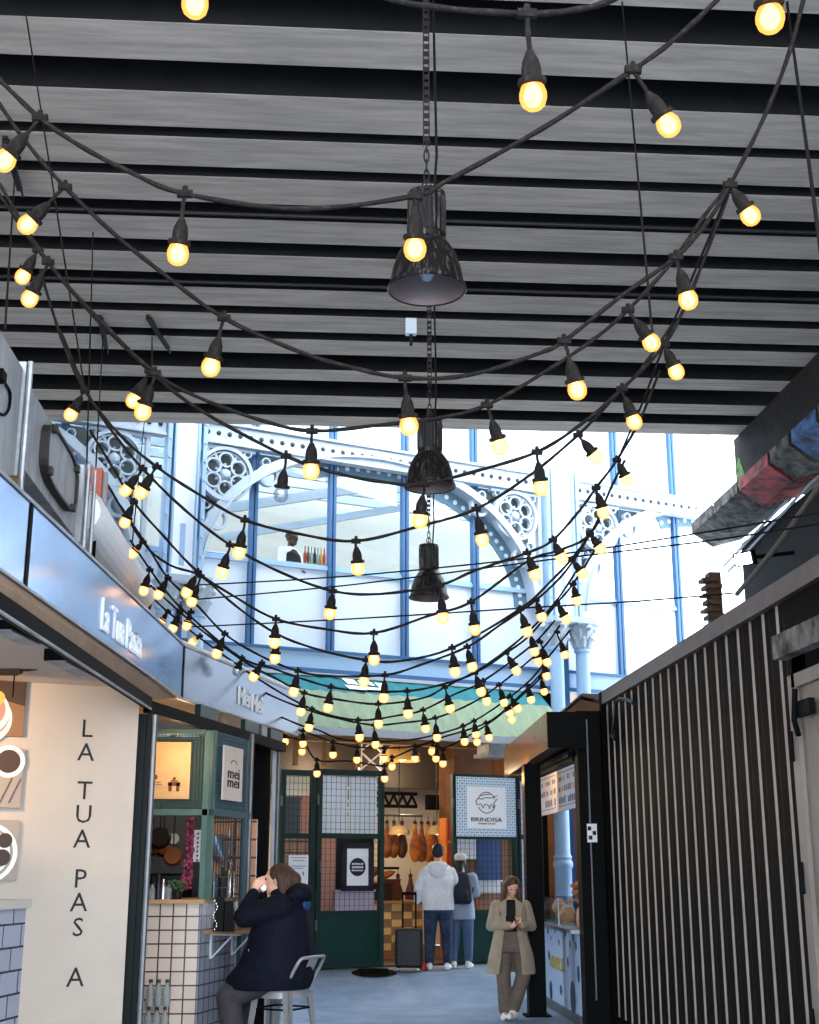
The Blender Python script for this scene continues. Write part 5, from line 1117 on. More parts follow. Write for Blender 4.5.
# suspension and span wires
def wire(label, pts, r=.006, m='cable'):
    q = MB(); q.tube(smooth_path(pts, 3), r, 6); tag(q.build('suspension_wire', m, base=pts[-1]), label, 'wire', 'thin wires holding the strings')
def ceilw(label, top, bot, D, r=.006): wire(label, [at(*top, Z=CZ), at(*bot, D=D)], r)
ceilw('thin wire from the deck down to the knot above the box duct', (24, 2), (85, 391), 8.0)
ceilw('thin wire at the picture edge ending on the large duct', (15, 172), (5, 330), 5.9)
ceilw('thin upright wire reaching the steel fascia edge beside the hatch', (93, 232), (84, 570), 8.3)
ceilw('thin upright wire starting at the left deck bracket', (103, 335), (93, 520), 8.6)
ceilw('short wire from the deck bracket to the double bulbs', (152, 335), (152, 372), 6.35)
ceilw('thin wire beside the rosette dropping past the pair of bulbs', (146, 405), (132, 545), 9.4, .005)
ceilw('long thin wire hanging through the string above the right bulbs', (622, 2), (654, 352), 6.2)
ceilw('stout wire from the upper right corner down to the right', (787, 2), (822, 260), 5.2, .009)
wire('slanting wire tying the right ends of the strings together', [at(733, 181, D=6.1), at(690, 283, D=6.8), at(664, 345, D=7.2), at(642, 404, D=7.7), at(617, 461, D=8.4)], .007)
for (pl_, pr2, l) in (([(198, 585), (350, 576), (547, 556), (700, 533)], (819, 513), 'upper span wire crossing the hall panels'), ([(190, 600), (350, 585), (547, 560), (700, 542)], (819, 524), 'middle span wire crossing the hall panels'), ([(188, 627), (350, 619), (540, 607), (640, 601)], (734, 593), 'lower span wire ending at the white pier')):
    n_ = len(pl_); a = [at(x, y, D=15.5-(x-190)/630*4.0) for x, y in pl_]+[at(*pr2, D=11.3 if pr2[0] > 800 else 14.5)]; wire(l, a, .009)

# ================================================================== PEOPLE
def cap_prim(mb, p0, p1, r0, r1, n=12):
    p0, p1 = V(p0), V(p1); d = (p1-p0).normalized(); pts, rs = [], []
    for k in range(4): a = math.pi/2*(1-k/4); pts.append(p0-d*r0*math.sin(a)); rs.append(max(1e-4, r0*math.cos(a)))
    pts += [p0, p1]; rs += [r0, r1]
    for k in range(1, 5): a = math.pi/2*k/4; pts.append(p1+d*r1*math.sin(a)); rs.append(max(1e-4, r1*math.cos(a)))
    mb.tube(pts, rs, n)
def loft(mb, rings, n=20, cap=True, mi=0):
    """rings: (centre, x-radius, y-radius)"""
    b = len(mb.v)
    for c, rx, ry in rings:
        c = V(c)
        for j in range(n):
            a = 2*math.pi*j/n; ca, sa_ = math.cos(a), math.sin(a)
            mb.v.append(c+V((rx*math.copysign(abs(ca)**.85, ca), ry*math.copysign(abs(sa_)**.85, sa_), 0)))
    for i in range(len(rings)-1):
        for j in range(n): mb.f.append([b+i*n+j, b+i*n+(j+1) % n, b+(i+1)*n+(j+1) % n, b+(i+1)*n+j]); mb.m.append(mi)
    if cap:
        mb.f.append([b+j for j in range(n)][::-1]); mb.m.append(mi); mb.f.append([b+(len(rings)-1)*n+j for j in range(n)]); mb.m.append(mi)
def blob(name, mb, m, parent, voxel=.009, sm=3, local=True):
    o = MB.build(mb, name, m, parent, local=True)
    r = o.modifiers.new('r', 'REMESH'); r.mode = 'VOXEL'; r.voxel_size = voxel
    s = o.modifiers.new('s', 'SMOOTH'); s.factor = .5; s.iterations = sm
    dg = bpy.context.evaluated_depsgraph_get(); dg.update(); me = bpy.data.meshes.new_from_object(o.evaluated_get(dg)); o.modifiers.clear(); old = o.data; o.data = me; bpy.data.meshes.remove(old); me.name = name
    me.polygons.foreach_set('use_smooth', [True]*len(me.polygons)); me.materials.clear(); me.materials.append(MATS[m]); return o
def hand(mb, w, d, pn, thumb, curl, L=.17):
    """w wrist, d along the palm, pn palm normal (fingers curl towards it), thumb side vector"""
    w, d, pn = V(w), V(d).normalized(), V(pn).normalized(); s_ = V(thumb).normalized(); pl = L*.52
    for k in range(4):
        o = s_*(.027-.018*k); b0, b1 = w+o*.7, w+d*pl+o; cap_prim(mb, b0, b1, .014, .0125, 8)
        ln = L*(.44, .5, .46, .36)[k]; a1 = curl; dd = d*math.cos(a1)+pn*math.sin(a1); j1 = b1+dd*ln*.5; a2 = curl*2.1; dd2 = d*math.cos(a2)+pn*math.sin(a2); j2 = j1+dd2*ln*.5
        cap_prim(mb, b1, j1, .0105, .0095, 8); cap_prim(mb, j1, j2, .0095, .008, 8)
    t0 = w+d*pl*.3+s_*.026; t1 = t0+(d*.7+s_*.75+pn*.25).normalized()*L*.24; t2 = t1+(d*.9+s_*.1+pn*.5).normalized()*L*.2
    cap_prim(mb, t0, t1, .014, .012, 8); cap_prim(mb, t1, t2, .011, .009, 8)
def head(mb, c, yaw, pitch, s=1.0):
    """adds skull, jaw, nose, ears, neck-ready; returns frame (forward, right, up)"""
    f = V((math.sin(yaw)*math.cos(pitch), math.cos(yaw)*math.cos(pitch), math.sin(pitch))); r = V((math.cos(yaw), -math.sin(yaw), 0)); u = r.cross(f); c = V(c)
    R3 = Matrix((r, f, u)).transposed()
    mb.ball(c+u*.02*s, (.074*s, .092*s, .09*s), 16, rot=R3); mb.ball(c+f*.022*s-u*.045*s, (.056*s, .066*s, .068*s), 14, rot=R3); mb.ball(c+f*.062*s-u*.085*s, (.03*s, .03*s, .026*s), 10, rot=R3)
    cap_prim(mb, c+f*.082*s+u*.01*s, c+f*.104*s-u*.028*s, .010*s, .015*s, 8)
    mb.ball(c+f*.083*s-u*.058*s, (.024*s, .014*s, .011*s), 10, rot=R3)
    for g in (-1, 1):
        mb.ball(c+r*g*.077*s-u*.005*s-f*.008*s, (.012*s, .02*s, .032*s), 8, rot=R3); mb.ball(c+f*.078*s+r*g*.032*s+u*.028*s, (.022*s, .014*s, .01*s), 8, rot=R3)
    return f, r, u
def face_parts(parent, c, fr, s=1.0):
    f, r, u = fr; c = V(c)
    for g in (-1, 1): MB().ball(c+f*.084*s+r*g*.031*s+u*.008*s, (.011*s, .008*s, .008*s), 8).build('eye', 'eye', parent, local=True)
    MB().tube([c+f*.096*s-r*.02*s-u*.058*s, c+f*.1*s-u*.055*s, c+f*.096*s+r*.02*s-u*.058*s], [.003, .006, .003], 6).build('mouth', 'lip', parent, local=True)
def limb(mb, a, b, c, r0, r1, r2, r3=None):
    cap_prim(mb, a, b, r0, r1); cap_prim(mb, b, c, r1, r2)
def shoe(parent, a, d, m, L=.25):
    a, d = V(a), V(d).normalized(); s_ = d.cross(ZU); q = MB(); cap_prim(q, a-d*.045-ZU*.035, a+d*(L-.11)-ZU*.045, .042, .036); cap_prim(q, a-d*.03-ZU*.0, a+d*.03-ZU*.02, .042, .045)
    for v in q.v: v.z = max(v.z, a.z-.085)
    blob('shoe', q, m, parent, .01, 2)

# --- seated woman in the navy coat -------------------------------------------------
b0 = at(283, 975, Y=10.8); sw = thing('person', 'woman in a navy hooded coat drinking from a cup on the metal stool', 'person', (b0.x, b0.y, 0), math.radians(80))
P = lambda x, y, z: V((x, y, z))
q = MB(); hc_ = P(0, .06, 1.575); fr = head(q, hc_, .05, -.05, 1.06)
cap_prim(q, P(0, .0, 1.38), P(0, .045, 1.52), .062, .055)
loft(q, [((0, .03, .80), .17, .15), ((0, .02, .95), .19, .17), ((0, .01, 1.15), .18, .16), ((0, 0, 1.33), .18, .12), ((0, .0, 1.41), .12, .08)])
for g in (-1, 1):
    limb(q, P(g*.17, .02, 1.37), P(g*.21, .27, 1.33), P(g*.05, .235, 1.49), .06, .05, .034)
    limb(q, P(g*.1, .03, .88), P(g*.12, .40, .70), P(g*.11, .33, .30), .09, .065, .045); cap_prim(q, P(g*.11, .32, .28), P(g*.11, .46, .25), .04, .035)
    hand(q, P(g*.05, .235, 1.495), (-g*.3, -.25, .9), (0, -1, .1) if g > 0 else (0, -1, .1), (-g*.3, -1, .2), .75, .155)
body = blob('body', q, 'skin', sw, .008, 3); face_parts(sw, hc_, fr, 1.06)
q = MB()
loft(q, [((0, .12, .76), .27, .33), ((0, .10, .84), .29, .345), ((0, .05, .95), .285, .30), ((0, .03, 1.08), .27, .265), ((0, .02, 1.22), .26, .235), ((0, .0, 1.34), .25, .19), ((0, -.01, 1.43), .19, .13), ((0, .0, 1.47), .1, .09)])
for g in (-1, 1): cap_prim(q, P(g*.19, -.01, 1.37), P(g*.225, .27, 1.30), .108, .085); cap_prim(q, P(g*.225, .27, 1.30), P(g*.07, .24, 1.465), .085, .05)
q.ball(P(0, -.12, 1.47), (.17, .11, .085), 14); q.ball(P(0, .02, 1.47), (.12, .1, .05), 12)
coat = blob('coat', q, 'navy_coat', sw, .012, 3)
q = MB(); q.ball(P(.02, -.172, 1.385), (.13, .024, .05), 12); blob('hood_lining', q, 'blue_lining', coat, .01, 2)
q = MB()
for z in (1.05, .93): q.ball(P(-.2, .25-.02*(z > 1), z), (.012, .012, .012), 6)
q.build('button', 'silver', coat, local=True)
q = MB(); loft(q, [((0, .03, .80), .2, .2), ((0, .04, .93), .2, .2)])
for g in (-1, 1): cap_prim(q, P(g*.11, .06, .86), P(g*.13, .40, .71), .12, .095); cap_prim(q, P(g*.13, .40, .71), P(g*.12, .33, .30), .095, .085); 
blob('trousers', q, 'grey_trouser', sw, .012, 3)
q = MB(); q.ball(P(0, .035, 1.615), (.098, .107, .09), 16); q.ball(P(0, -.015, 1.56), (.1, .09, .12), 16)
for g in (-1, 1): cap_prim(q, P(g*.085, .03, 1.6), P(g*.085, -.005, 1.47), .032, .028)
cap_prim(q, P(0, -.07, 1.58), P(0, -.08, 1.46), .06, .045); hr = blob('hair', q, 'hair_brown', sw, .009, 2)
for g in (-1, 1): shoe(sw, P(g*.12, .34, .28), (0, 1, -.1), 'black_cloth')
cpw = WL[sw.name]+Matrix.Rotation(math.radians(80), 3, 'Z') @ P(0, .195, 1.53); cu_ = thing('paper_cup', 'pale cup held to the lips of the woman in navy', 'cup', cpw)
axc = V((-.75, 0, .65)).normalized(); MB().lathe([(0, -.05), (.028, -.05), (.036, .05), (.033, .05), (.026, -.044), (0, -.044)], cpw, axc, 16).build('body', 'cup', cu_, smooth=40)
# stool
st = thing('bar_stool', 'grey metal stool with a low back under the woman in navy', 'stool', (b0.x, b0.y, 0), math.radians(58))
q = MB(); loft(q, [((0, 0, .742), .185, .185), ((0, 0, .76), .19, .19), ((0, 0, .772), .18, .18)], 24); loft(q, [((0, 0, .70), .19, .19), ((0, 0, .745), .19, .19)], 24); q.build('seat', 'stool_steel', st, smooth=40, local=True)
for gx in (-1, 1):
    for gy in (-1, 1):
        q = MB(); a, c = P(gx*.155, gy*.155, .745), P(gx*.22, gy*.23, 0.0); u1 = V((gx*.012, 0, 0)); q.prism([a+V((-gx*.045, 0, 0)), a+V((gx*.012, 0, 0)), c+V((gx*.012, 0, 0)), c+V((-gx*.02, 0, 0))], (0, gy*.01, 0)); q.prism([a+V((gx*.012, -gy*.045, 0)), a+V((gx*.012, gy*.012, 0)), c+V((gx*.012, gy*.012, 0)), c+V((gx*.012, -gy*.02, 0))], (-gx*.01, 0, 0)); q.build('leg', 'stool_steel', st, local=True)
q = MB()
for z, e in ((.30, .19), (.62, .165)):
    for gx in (-1, 1): q.bar(P(gx*e, -e, z), P(gx*e, e, z), .02, .012); q.bar(P(-e, gx*e, z), P(e, gx*e, z), .02, .012)
q.build('foot_rail', 'black_metal', st, local=True)
q = MB(); q.tube(smooth_path([P(-.165, -.13, .76), P(-.18, -.2, .88), P(-.17, -.265, .985), P(-.1, -.285, 1.0), P(.1, -.285, 1.0), P(.17, -.265, .985), P(.18, -.2, .88), P(.165, -.13, .76)], 5), .013, 8); q.prism([P(-.06, -.17, .775), P(.06, -.17, .775), P(.06, -.28, .99), P(-.06, -.28, .99)], (0, -.006, 0)); q.build('backrest', 'stool_steel', st, local=True, smooth=50)

# --- woman with the phone ---------------------------------------------------------
b1 = at(513, 1016, Y=15.75); b1.z = 0; rz = math.radians(172); pw_ = thing('person', 'woman in an open beige coat looking down at a phone', 'person', b1, rz)
# local: x to her right (picture left), y forward (to the camera)
q = MB(); hc_ = P(-.02, .06, 1.46); fr = head(q, hc_, -.25, -.45, .98); cap_prim(q, P(0, 0, 1.30), P(-.01, .03, 1.41), .052, .048)
loft(q, [((0, 0, .84), .165, .12), ((0, 0, .98), .13, .10), ((0, 0, 1.12), .145, .105), ((0, 0, 1.26), .165, .09), ((0, 0, 1.33), .09, .06)])
for g in (-1, 1):
    limb(q, P(g*.16, -.01, 1.235), P(g*.215, -.02, 1.02), P(g*.05-.07, .24, 1.03), .046, .042, .028); hand(q, P(g*.05-.07, .245, 1.035), (-g*.35, .75, .25), (-g*.3, 0, 1) if True else 0, (-g*.2, -.1, 1), .55, .15)
limb(q, P(.09, 0, .85), P(.10, .03, .47), P(.08, .0, .09), .08, .055, .04); limb(q, P(-.09, 0, .85), P(-.125, .09, .47), P(.0, .05, .10), .08, .055, .04)
for a, d in ((P(.08, .0, .05), (.1, 1, 0)), (P(.0, .06, .06), (.25, 1, 0))): cap_prim(q, a, a+V(d).normalized()*.13, .035, .03)
blob('body', q, 'skin', pw_, .008, 3); face_parts(pw_, hc_, fr, .98)
q = MB(); loft(q, [((0, 0, .80), .175, .13), ((0, 0, .95), .15, .12), ((0, 0, 1.12), .158, .12), ((0, 0, 1.26), .17, .10), ((0, 0, 1.32), .085, .07)]); blob('black_top', q, 'black_cloth', pw_, .011, 2)
q = MB(); loft(q, [((0, 0, .74), .185, .14), ((0, 0, .90), .165, .135), ((0, 0, .97), .155, .125)])
cap_prim(q, P(.09, 0, .80), P(.10, .03, .48), .1, .085); cap_prim(q, P(.10, .03, .48), P(.085, .0, .11), .085, .08); cap_prim(q, P(-.09, 0, .80), P(-.125, .09, .48), .1, .085); cap_prim(q, P(-.125, .09, .48), P(-.01, .05, .14), .085, .078)
blob('trousers', q, 'khaki_trouser', pw_, .012, 3)
def open_coat(parent, m, rings, gap, name='coat', th=.014, arms=()):
    q = MB(); n = 26; A_ = []; B_ = []; vs = []; k = len(rings)
    for inner in (0, 1):
        for (c, rx, ry, gp) in rings:
            for j in range(n+1):
                a = math.pi/2+gp+(2*math.pi-2*gp)*j/n; w = .012*math.sin(j*2.4)*(1 if c[2] < .9 else .2)
                vs.append(V(c)+V(((rx-th*inner+w)*math.cos(a), (ry-th*inner+w)*math.sin(a), 0)))
    fl = []; s_ = n+1; off = k*s_
    for i in range(k-1):
        for j in range(n):
            fl.append((i*s_+j, i*s_+j+1, (i+1)*s_+j+1, (i+1)*s_+j)); fl.append((off+(i+1)*s_+j, off+(i+1)*s_+j+1, off+i*s_+j+1, off+i*s_+j))
        for j in (0, n): fl.append((i*s_+j, (i+1)*s_+j, off+(i+1)*s_+j, off+i*s_+j))
    for j in range(n):
        for i in (0, k-1): fl.append((i*s_+j, i*s_+j+1, off+i*s_+j+1, off+i*s_+j))
    q.add(vs, fl); ob = MB.build(q, name, m, parent, local=True, smooth=60)
    if arms:
        q2 = MB()
        for (a, b, c, r0, r1, r2) in arms: cap_prim(q2, a, b, r0, r1); cap_prim(q2, b, c, r1, r2)
        blob('sleeve', q2, m, ob, .011, 2)
    return ob
co = open_coat(pw_, 'trench', [((.02, -.01, .50), .285, .235, .5), ((.01, -.01, .70), .255, .215, .47), ((.01, -.01, .92), .20, .16, .42), ((0, -.01, 1.08), .19, .15, .36), ((0, -.01, 1.2), .205, .135, .34), ((0, -.01, 1.27), .18, .115, .36), ((0, -.01, 1.315), .125, .09, .4), ((0, .0, 1.345), .08, .075, .6)], .4, arms=[(P(g*.17, -.01, 1.245), P(g*.235, -.03, 1.02), P(g*.07-.06, .20, 1.03), .07, .062, .048) for g in (-1, 1)])
q = MB()
for g in (-1, 1): q.prism([P(g*.05, .10, 1.33), P(g*.15, .115, 1.27), P(g*.10, .145, 1.10), P(g*.055, .15, 1.14)], (0, .012, 0))
q.build('lapel', 'trench', co, local=True)
q = MB()
f_, r_, u_ = fr; q.ball(hc_+u_*.045-f_*.02, (.088, .1, .082), 16); q.ball(hc_-f_*.05-u_*.02, (.085, .06, .1), 14)
for g in (-1, 1):
    cap_prim(q, hc_+r_*g*.075+u_*.03, P(g*.095-.01, .045, 1.33), .03, .036); cap_prim(q, P(g*.095-.01, .045, 1.33), P(g*.105+.01, .105, 1.16), .036, .02)
cap_prim(q, hc_-f_*.07, P(0, -.1, 1.25), .07, .06); blob('hair', q, 'hair_long', pw_, .009, 2)
shoe(pw_, P(.085, .0, .085), (.15, 1, 0), 'white_shoe'); shoe(pw_, P(-.01, .07, .10), (.5, 1, 0), 'white_shoe')
phw = b1+Matrix.Rotation(rz, 3, 'Z') @ P(-.075, .335, 1.10); ph = thing('phone', 'dark phone held by the woman in the beige coat', 'phone', phw, rz)
R3 = Matrix.Rotation(-.5, 3, 'X'); q = MB(); q.obox(R3 @ V((-.037, -.075, -.004)), R3 @ V((.074, 0, 0)), R3 @ V((0, .15, 0)), R3 @ V((0, 0, .009))); q.build('case', 'phone', ph, local=True)

# --- man with the suitcase and companion -------------------------------------------
b2 = at(438.5, 967, Y=18.9); b2.z = .316; rz2 = math.radians(-6); mn = thing('person', 'dark haired man in a white hooded jacket seen from behind', 'person', b2, rz2); mn.scale = (.965, .965, .95)
k = 1.78/1.7
q = MB(); hc_ = P(0, .02, 1.65); fr = head(q, hc_, .1, 0, 1.03); cap_prim(q, P(0, -.01, 1.45), P(0, .01, 1.57), .06, .055)
loft(q, [((0, 0, .9), .17, .12), ((0, 0, 1.05), .16, .115), ((0, 0, 1.25), .185, .125), ((0, 0, 1.42), .19, .1), ((0, 0, 1.48), .09, .07)])
limb(q, P(-.2, 0, 1.40), P(-.27, -.05, 1.14), P(-.30, .02, .93), .055, .045, .032); hand(q, P(-.30, .02, .93), (0, .1, -1), (1, 0, 0), (0, 1, 0), .9, .17)
limb(q, P(.2, 0, 1.40), P(.26, .08, 1.16), P(.16, .28, 1.12), .055, .045, .032); hand(q, P(.16, .28, 1.12), (-.6, .6, .1), (-.5, 0, .6), (0, 0, 1), .6, .17)
for g in (-1, 1): limb(q, P(g*.1, 0, .9), P(g*.12, .02, .5), P(g*.13, -.02, .1), .09, .06, .045); cap_prim(q, P(g*.13, -.02, .06), P(g*.15, .12, .04), .04, .035)
blob('body', q, 'skin', mn, .008, 3); face_parts(mn, hc_, fr, 1.03)
q = MB(); loft(q, [((0, 0, .84), .235, .165), ((0, 0, .92), .235, .17), ((0, 0, 1.1), .225, .16), ((0, 0, 1.28), .235, .16), ((0, 0, 1.42), .22, .125), ((0, 0, 1.5), .12, .09), ((0, .0, 1.53), .085, .08)])
cap_prim(q, P(-.19, 0, 1.385), P(-.285, -.05, 1.14), .07, .066); cap_prim(q, P(-.285, -.05, 1.14), P(-.305, .015, .97), .07, .055); cap_prim(q, P(.19, 0, 1.385), P(.28, .08, 1.16), .07, .066); cap_prim(q, P(.28, .08, 1.16), P(.19, .25, 1.12), .07, .055)
jk = blob('jacket', q, 'white_jacket', mn, .012, 3); q = MB(); q.ball(P(0, -.135, 1.40), (.135, .06, .12), 16); q.ball(P(0, -.10, 1.47), (.15, .09, .06), 14); blob('hood', q, 'white_jacket', jk, .01, 2)
q = MB(); loft(q, [((0, 0, .80), .195, .145), ((0, 0, .95), .19, .14)])
for g in (-1, 1): cap_prim(q, P(g*.1, 0, .84), P(g*.12, .02, .5), .115, .088); cap_prim(q, P(g*.12, .02, .5), P(g*.13, -.02, .13), .088, .068)
blob('jeans', q, 'jeans', mn, .012, 3)
q = MB(); q.ball(hc_+V((0, -.012, .045)), (.096, .108, .095), 16); q.ball(hc_+V((0, -.045, .01)), (.094, .075, .085), 14); blob('hair', q, 'hair_black', mn, .009, 2)
for g in (-1, 1): shoe(mn, P(g*.13, -.02, .085), (g*.15, 1, 0), 'white_shoe', .27)
b3 = at(461.5, 964, Y=19.15); b3.z = .318; rz3 = math.radians(-14); cm = thing('person', 'companion in a pale cap with a navy backpack beside the man', 'person', b3, rz3); cm.scale = (.96, .96, .94)
q = MB(); hc_ = P(.0, .03, 1.54); fr = head(q, hc_, .2, 0, 1.0); cap_prim(q, P(0, 0, 1.36), P(0, .02, 1.47), .055, .05)
loft(q, [((0, 0, .86), .16, .12), ((0, 0, 1.0), .14, .11), ((0, 0, 1.2), .165, .11), ((0, 0, 1.33), .17, .09), ((0, 0, 1.39), .09, .06)])
for g in (-1, 1):
    limb(q, P(g*.18, 0, 1.32), P(g*.21, .05, 1.08), P(g*.12, .26, 1.08), .05, .042, .03); hand(q, P(g*.12, .26, 1.08), (-g*.6, .6, .1), (-g*.4, 0, .6), (0, 0, 1), .6, .16)
    limb(q, P(g*.09, 0, .86), P(g*.1, .02, .47), P(g*.1, -.02+.05*g, .1), .085, .058, .042); cap_prim(q, P(g*.1, -.02+.05*g, .06), P(g*.12, .11+.05*g, .04), .038, .033)
blob('body', q, 'skin', cm, .008, 3); face_parts(cm, hc_, fr)
q = MB(); loft(q, [((0, 0, .70), .21, .16), ((0, 0, .86), .205, .155), ((0, 0, 1.02), .185, .145), ((0, 0, 1.2), .195, .14), ((0, 0, 1.33), .19, .11), ((0, 0, 1.41), .09, .08)])
for g in (-1, 1): cap_prim(q, P(g*.18, 0, 1.31), P(g*.225, .05, 1.08), .075, .065); cap_prim(q, P(g*.225, .05, 1.08), P(g*.14, .23, 1.08), .065, .05)
blob('top', q, 'blue_top', cm, .012, 3)
q = MB(); loft(q, [((0, 0, .74), .175, .135), ((0, 0, .86), .17, .13)])
for g in (-1, 1): cap_prim(q, P(g*.09, 0, .80), P(g*.1, .02, .47), .1, .08); cap_prim(q, P(g*.1, .02, .47), P(g*.1, -.02+.05*g, .13), .08, .06)
blob('jeans', q, 'jeans_light', cm, .012, 3)
q = MB(); q.ball(hc_+V((0, -.03, -.01)), (.082, .075, .1), 14); cap_prim(q, hc_+V((0, -.07, -.03)), P(0, -.06, 1.42), .05, .045); blob('hair', q, 'hair_black', cm, .009, 2)
q = MB(); q.ball(hc_+V((0, -.01, .075)), (.098, .112, .062), 16); q.ball(hc_+V((0, -.03, .05)), (.095, .09, .05), 14); cap_prim(q, hc_+V((-.03, .09, .05)), hc_+V((.05, .12, .045)), .02, .02); blob('cap', q, 'cap_grey', cm, .009, 2)
for g in (-1, 1): shoe(cm, P(g*.1, -.02+.05*g, .085), (g*.15, 1, 0), 'white_shoe')
Rc = Matrix.Rotation(rz3, 3, 'Z'); bpk = thing('backpack', 'navy backpack worn by the companion in the pale cap', 'backpack', b3+Rc @ P(.04, -.195, .875), rz3)
q = MB(); loft(q, [((0, 0, 0), .13, .08), ((0, -.01, .06), .155, .10), ((0, -.01, .25), .15, .10), ((0, .01, .38), .12, .075), ((0, .03, .43), .06, .04)]); bb = blob('main_bag', q, 'navy_bag', bpk, .012, 3); q = MB(); loft(q, [((0, -.09, .04), .11, .035), ((0, -.1, .12), .115, .045), ((0, -.09, .2), .1, .035)]); blob('front_pocket', q, 'navy_bag', bpk, .01, 2)
for g in (-1, 1): MB().tube(smooth_path([P(g*.1-.02, .06, .06), P(g*.17-.03, .15, .2), P(g*.13-.03, .22, .38), P(g*.09-.03, .12, .46), P(g*.07, .03, .42)], 5), .018, 6).build('strap', 'navy_bag', bpk, local=True)
# suitcase
b4 = at(409, 968, Y=18.75); b4.z = .316; sc_ = thing('suitcase', 'black wheeled suitcase with its handle up held by the man', 'suitcase', b4, math.radians(-8))
q = MB(); q.box(-.185, .185, -.12, .12, .05, .56); sh_ = q.build('shell', 'case_black', sc_, local=True)
bv = sh_.modifiers.new('b', 'BEVEL'); bv.width = .035; bv.segments = 3
q = MB()
for x in (-.13, -.065, 0, .065, .13): q.box(x-.012, x+.012, -.126, -.118, .1, .52)
q.build('ridge', 'case_black', sh_, local=True)
q = MB(); q.tube([P(-.09, .06, .54), P(-.09, .06, 1.0), P(-.085, .06, 1.02), P(.085, .06, 1.02), P(.09, .06, 1.0), P(.09, .06, .54)], .011, 8); q.box(-.1, .1, .04, .08, 1.0, 1.04); q.build('pull_handle', 'black_metal', sc_, local=True)
for gx in (-1, 1):
    for gy in (-1, 1): MB().lathe([(0, -.014), (.03, -.014), (.03, .014), (0, .014)], P(gx*.14, gy*.08, .03), (1, 0, 0), 12).build('wheel', 'silver', sc_, local=True)
p = b2+V((-.21, .05, 0)); p.z = .32; q = MB(); loft(q, [((p.x, p.y, p.z), .05, .05), ((p.x, p.y, p.z+.1), .06, .05), ((p.x, p.y, p.z+.14), .03, .03)]); tag(q.build('red_bag', 'red_tin', base=p), 'small red bag on the floor between the suitcase and the man', 'bag')
# --- waiter upstairs ---------------------------------------------------------------
s, z = fs(290, 545, -.5); b5 = fp(s, 4.86, -.5); ws = (at(288, 536, D=1).z); zt_h = fs(290, 531, -.5)[1]; hh = zt_h-4.86
dw = FE*.5+FN*.85; rz5 = math.atan2(-dw.x, dw.y); wt = thing('person', 'waiter in a white shirt and dark waistcoat behind the upstairs window', 'person', b5, rz5); K = hh/1.72
Q = lambda x, y, z: V((x, y, z))*K
q = MB(); hc_ = Q(0, .03, 1.60); fr = head(q, hc_, 0, 0, K*1.02); cap_prim(q, Q(0, 0, 1.42), Q(0, .02, 1.53), .055*K, .05*K)
loft(q, [(Q(0, 0, .9), .16*K, .115*K), (Q(0, 0, 1.05), .15*K, .11*K), (Q(0, 0, 1.25), .18*K, .12*K), (Q(0, 0, 1.4), .18*K, .09*K), (Q(0, 0, 1.45), .09*K, .06*K)])
for g in (-1, 1):
    limb(q, Q(g*.19, 0, 1.38), Q(g*.23, .03, 1.12), Q(g*.16, .25, 1.05), .05*K, .042*K, .03*K); hand(q, Q(g*.16, .25, 1.05), (0, 1, 0), (0, 0, -1), (-g, 0, 0), .4, .17*K); limb(q, Q(g*.1, 0, .9), Q(g*.11, .02, .5), Q(g*.11, 0, .1), .09*K, .06*K, .045*K); cap_prim(q, Q(g*.11, 0, .06), Q(g*.12, .13, .045), .04*K, .035*K)
blob('body', q, 'skin_dark', wt, .008, 3); face_parts(wt, hc_, fr, K)
q = MB(); loft(q, [(Q(0, 0, .92), .165*K, .12*K), (Q(0, 0, 1.25), .187*K, .127*K), (Q(0, 0, 1.4), .185*K, .1*K), (Q(0, 0, 1.47), .075*K, .07*K)])
for g in (-1, 1): cap_prim(q, Q(g*.18, 0, 1.38), Q(g*.235, .03, 1.12), .068*K, .06*K); cap_prim(q, Q(g*.235, .03, 1.12), Q(g*.17, .22, 1.06), .06*K, .045*K)
blob('shirt', q, 'paper', wt, .011, 2); q = MB(); loft(q, [(Q(0, 0, .9), .19*K, .15*K), (Q(0, 0, 1.2), .205*K, .16*K), (Q(0, .0, 1.34), .185*K, .14*K), (Q(0, -.01, 1.43), .12*K, .10*K)]); blob('waistcoat', q, 'black_cloth', wt, .011, 2)
q = MB(); loft(q, [(Q(0, 0, .84), .175*K, .13*K), (Q(0, 0, .95), .17*K, .125*K)])
for g in (-1, 1): cap_prim(q, Q(g*.1, 0, .86), Q(g*.11, .02, .5), .1*K, .08*K); cap_prim(q, Q(g*.11, .02, .5), Q(g*.11, 0, .1), .08*K, .065*K)
blob('trousers', q, 'black_cloth', wt, .012, 2); q = MB(); q.ball(hc_+V((0, -.012, .045))*K, (.08*K, .098*K, .075*K), 14); blob('hair', q, 'hair_black', wt, .009, 2)

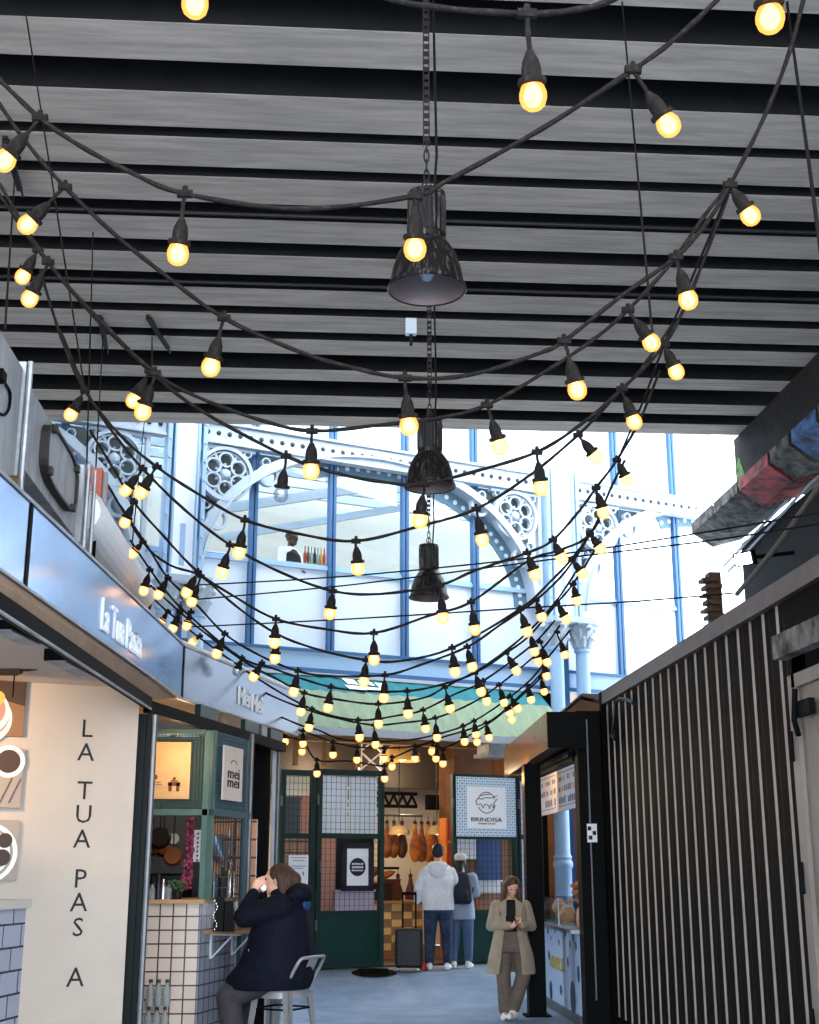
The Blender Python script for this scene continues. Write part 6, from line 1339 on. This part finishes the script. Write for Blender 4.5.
# ================================================================== LIGHT
W = bpy.data.worlds.new('sky'); bpy.context.scene.world = W; W.use_nodes = True; nt = W.node_tree; bg = nt.nodes['Background']
bg.inputs['Color'].default_value = (.84, .92, 1.0, 1); bg.inputs['Strength'].default_value = 6.0
def lamp(name, kind, loc, e, col, size=.1, aim=None, spot=60, blend=.5):
    l = bpy.data.lights.new(name, kind); l.energy = e; l.color = lin(col)[:3]
    if kind == 'AREA': l.size = size
    elif kind == 'SUN': l.angle = size
    else: l.shadow_soft_size = size
    if kind == 'SPOT': l.spot_size = math.radians(spot); l.spot_blend = blend
    o = bpy.data.objects.new(name, l); COL.objects.link(o); o.location = loc
    if aim is not None: o.rotation_euler = (V(loc)-V(aim)).to_track_quat('Z', 'Y').to_euler()
    return o
WARM = (255, 224, 180)
a = onwall(24, 720, 0); lamp('stall_spot', 'SPOT', V((-2.55, 8.4, 2.6)), 60, (255, 214, 160), .05, aim=a+V((0, 0, -.2)), spot=70, blend=.5)
lamp('stall_fill', 'POINT', V((-2.6, 7.6, 2.45)), 6, (255, 214, 170), .1)
for i, (s, z, o, e) in enumerate(((5.0, 3.3, -2.6, 60), (3.6, 3.3, -2.2, 35), (5.0, 2.5, -.6, 40), (6.6, 3.2, -2.6, 35), (7.3, 3.2, -1.6, 30))): lamp('shop_lamp', 'POINT', fp(s, z, o), e, WARM, .08)
lamp('kiosk_lamp', 'POINT', V((-1.35, 12.0, 2.55)), 9, (255, 220, 170), .08)
lamp('kiosk_front_lamp', 'POINT', V((-1.15, 10.85, 2.6)), 6, (255, 206, 150), .06)
lamp('stand_lamp', 'POINT', V((2.45, 16.3, 2.75)), 10, (255, 190, 110), .08)
for s in (-2.0, 1.2, 4.4, 7.4): lamp('upstairs_lamp', 'POINT', fp(s, 8.4, -2.2), 14, (255, 244, 226), .2)

# ================================================================== CAMERA
cam = bpy.data.cameras.new('camera'); co_ = bpy.data.objects.new('camera', cam); COL.objects.link(co_); co_.location = CAM
Rm = Matrix((CR, CU, -CF)).transposed(); co_.rotation_euler = Rm.to_euler()
cam.sensor_fit = 'VERTICAL'; cam.sensor_height = 36; cam.lens = FPX/1024*36; cam.clip_start = .05; cam.clip_end = 200
sc = bpy.context.scene; sc.camera = co_
sc.view_settings.view_transform = 'Standard'; sc.view_settings.look = 'None'; sc.view_settings.gamma = 1; sc.view_settings.use_curve_mapping = False
sc.view_settings.exposure = 0.42
sc.cycles.use_denoising = True; sc.cycles.max_bounces = 8; sc.cycles.diffuse_bounces = 5; sc.cycles.transparent_max_bounces = 16; sc.cycles.sample_clamp_indirect = 6
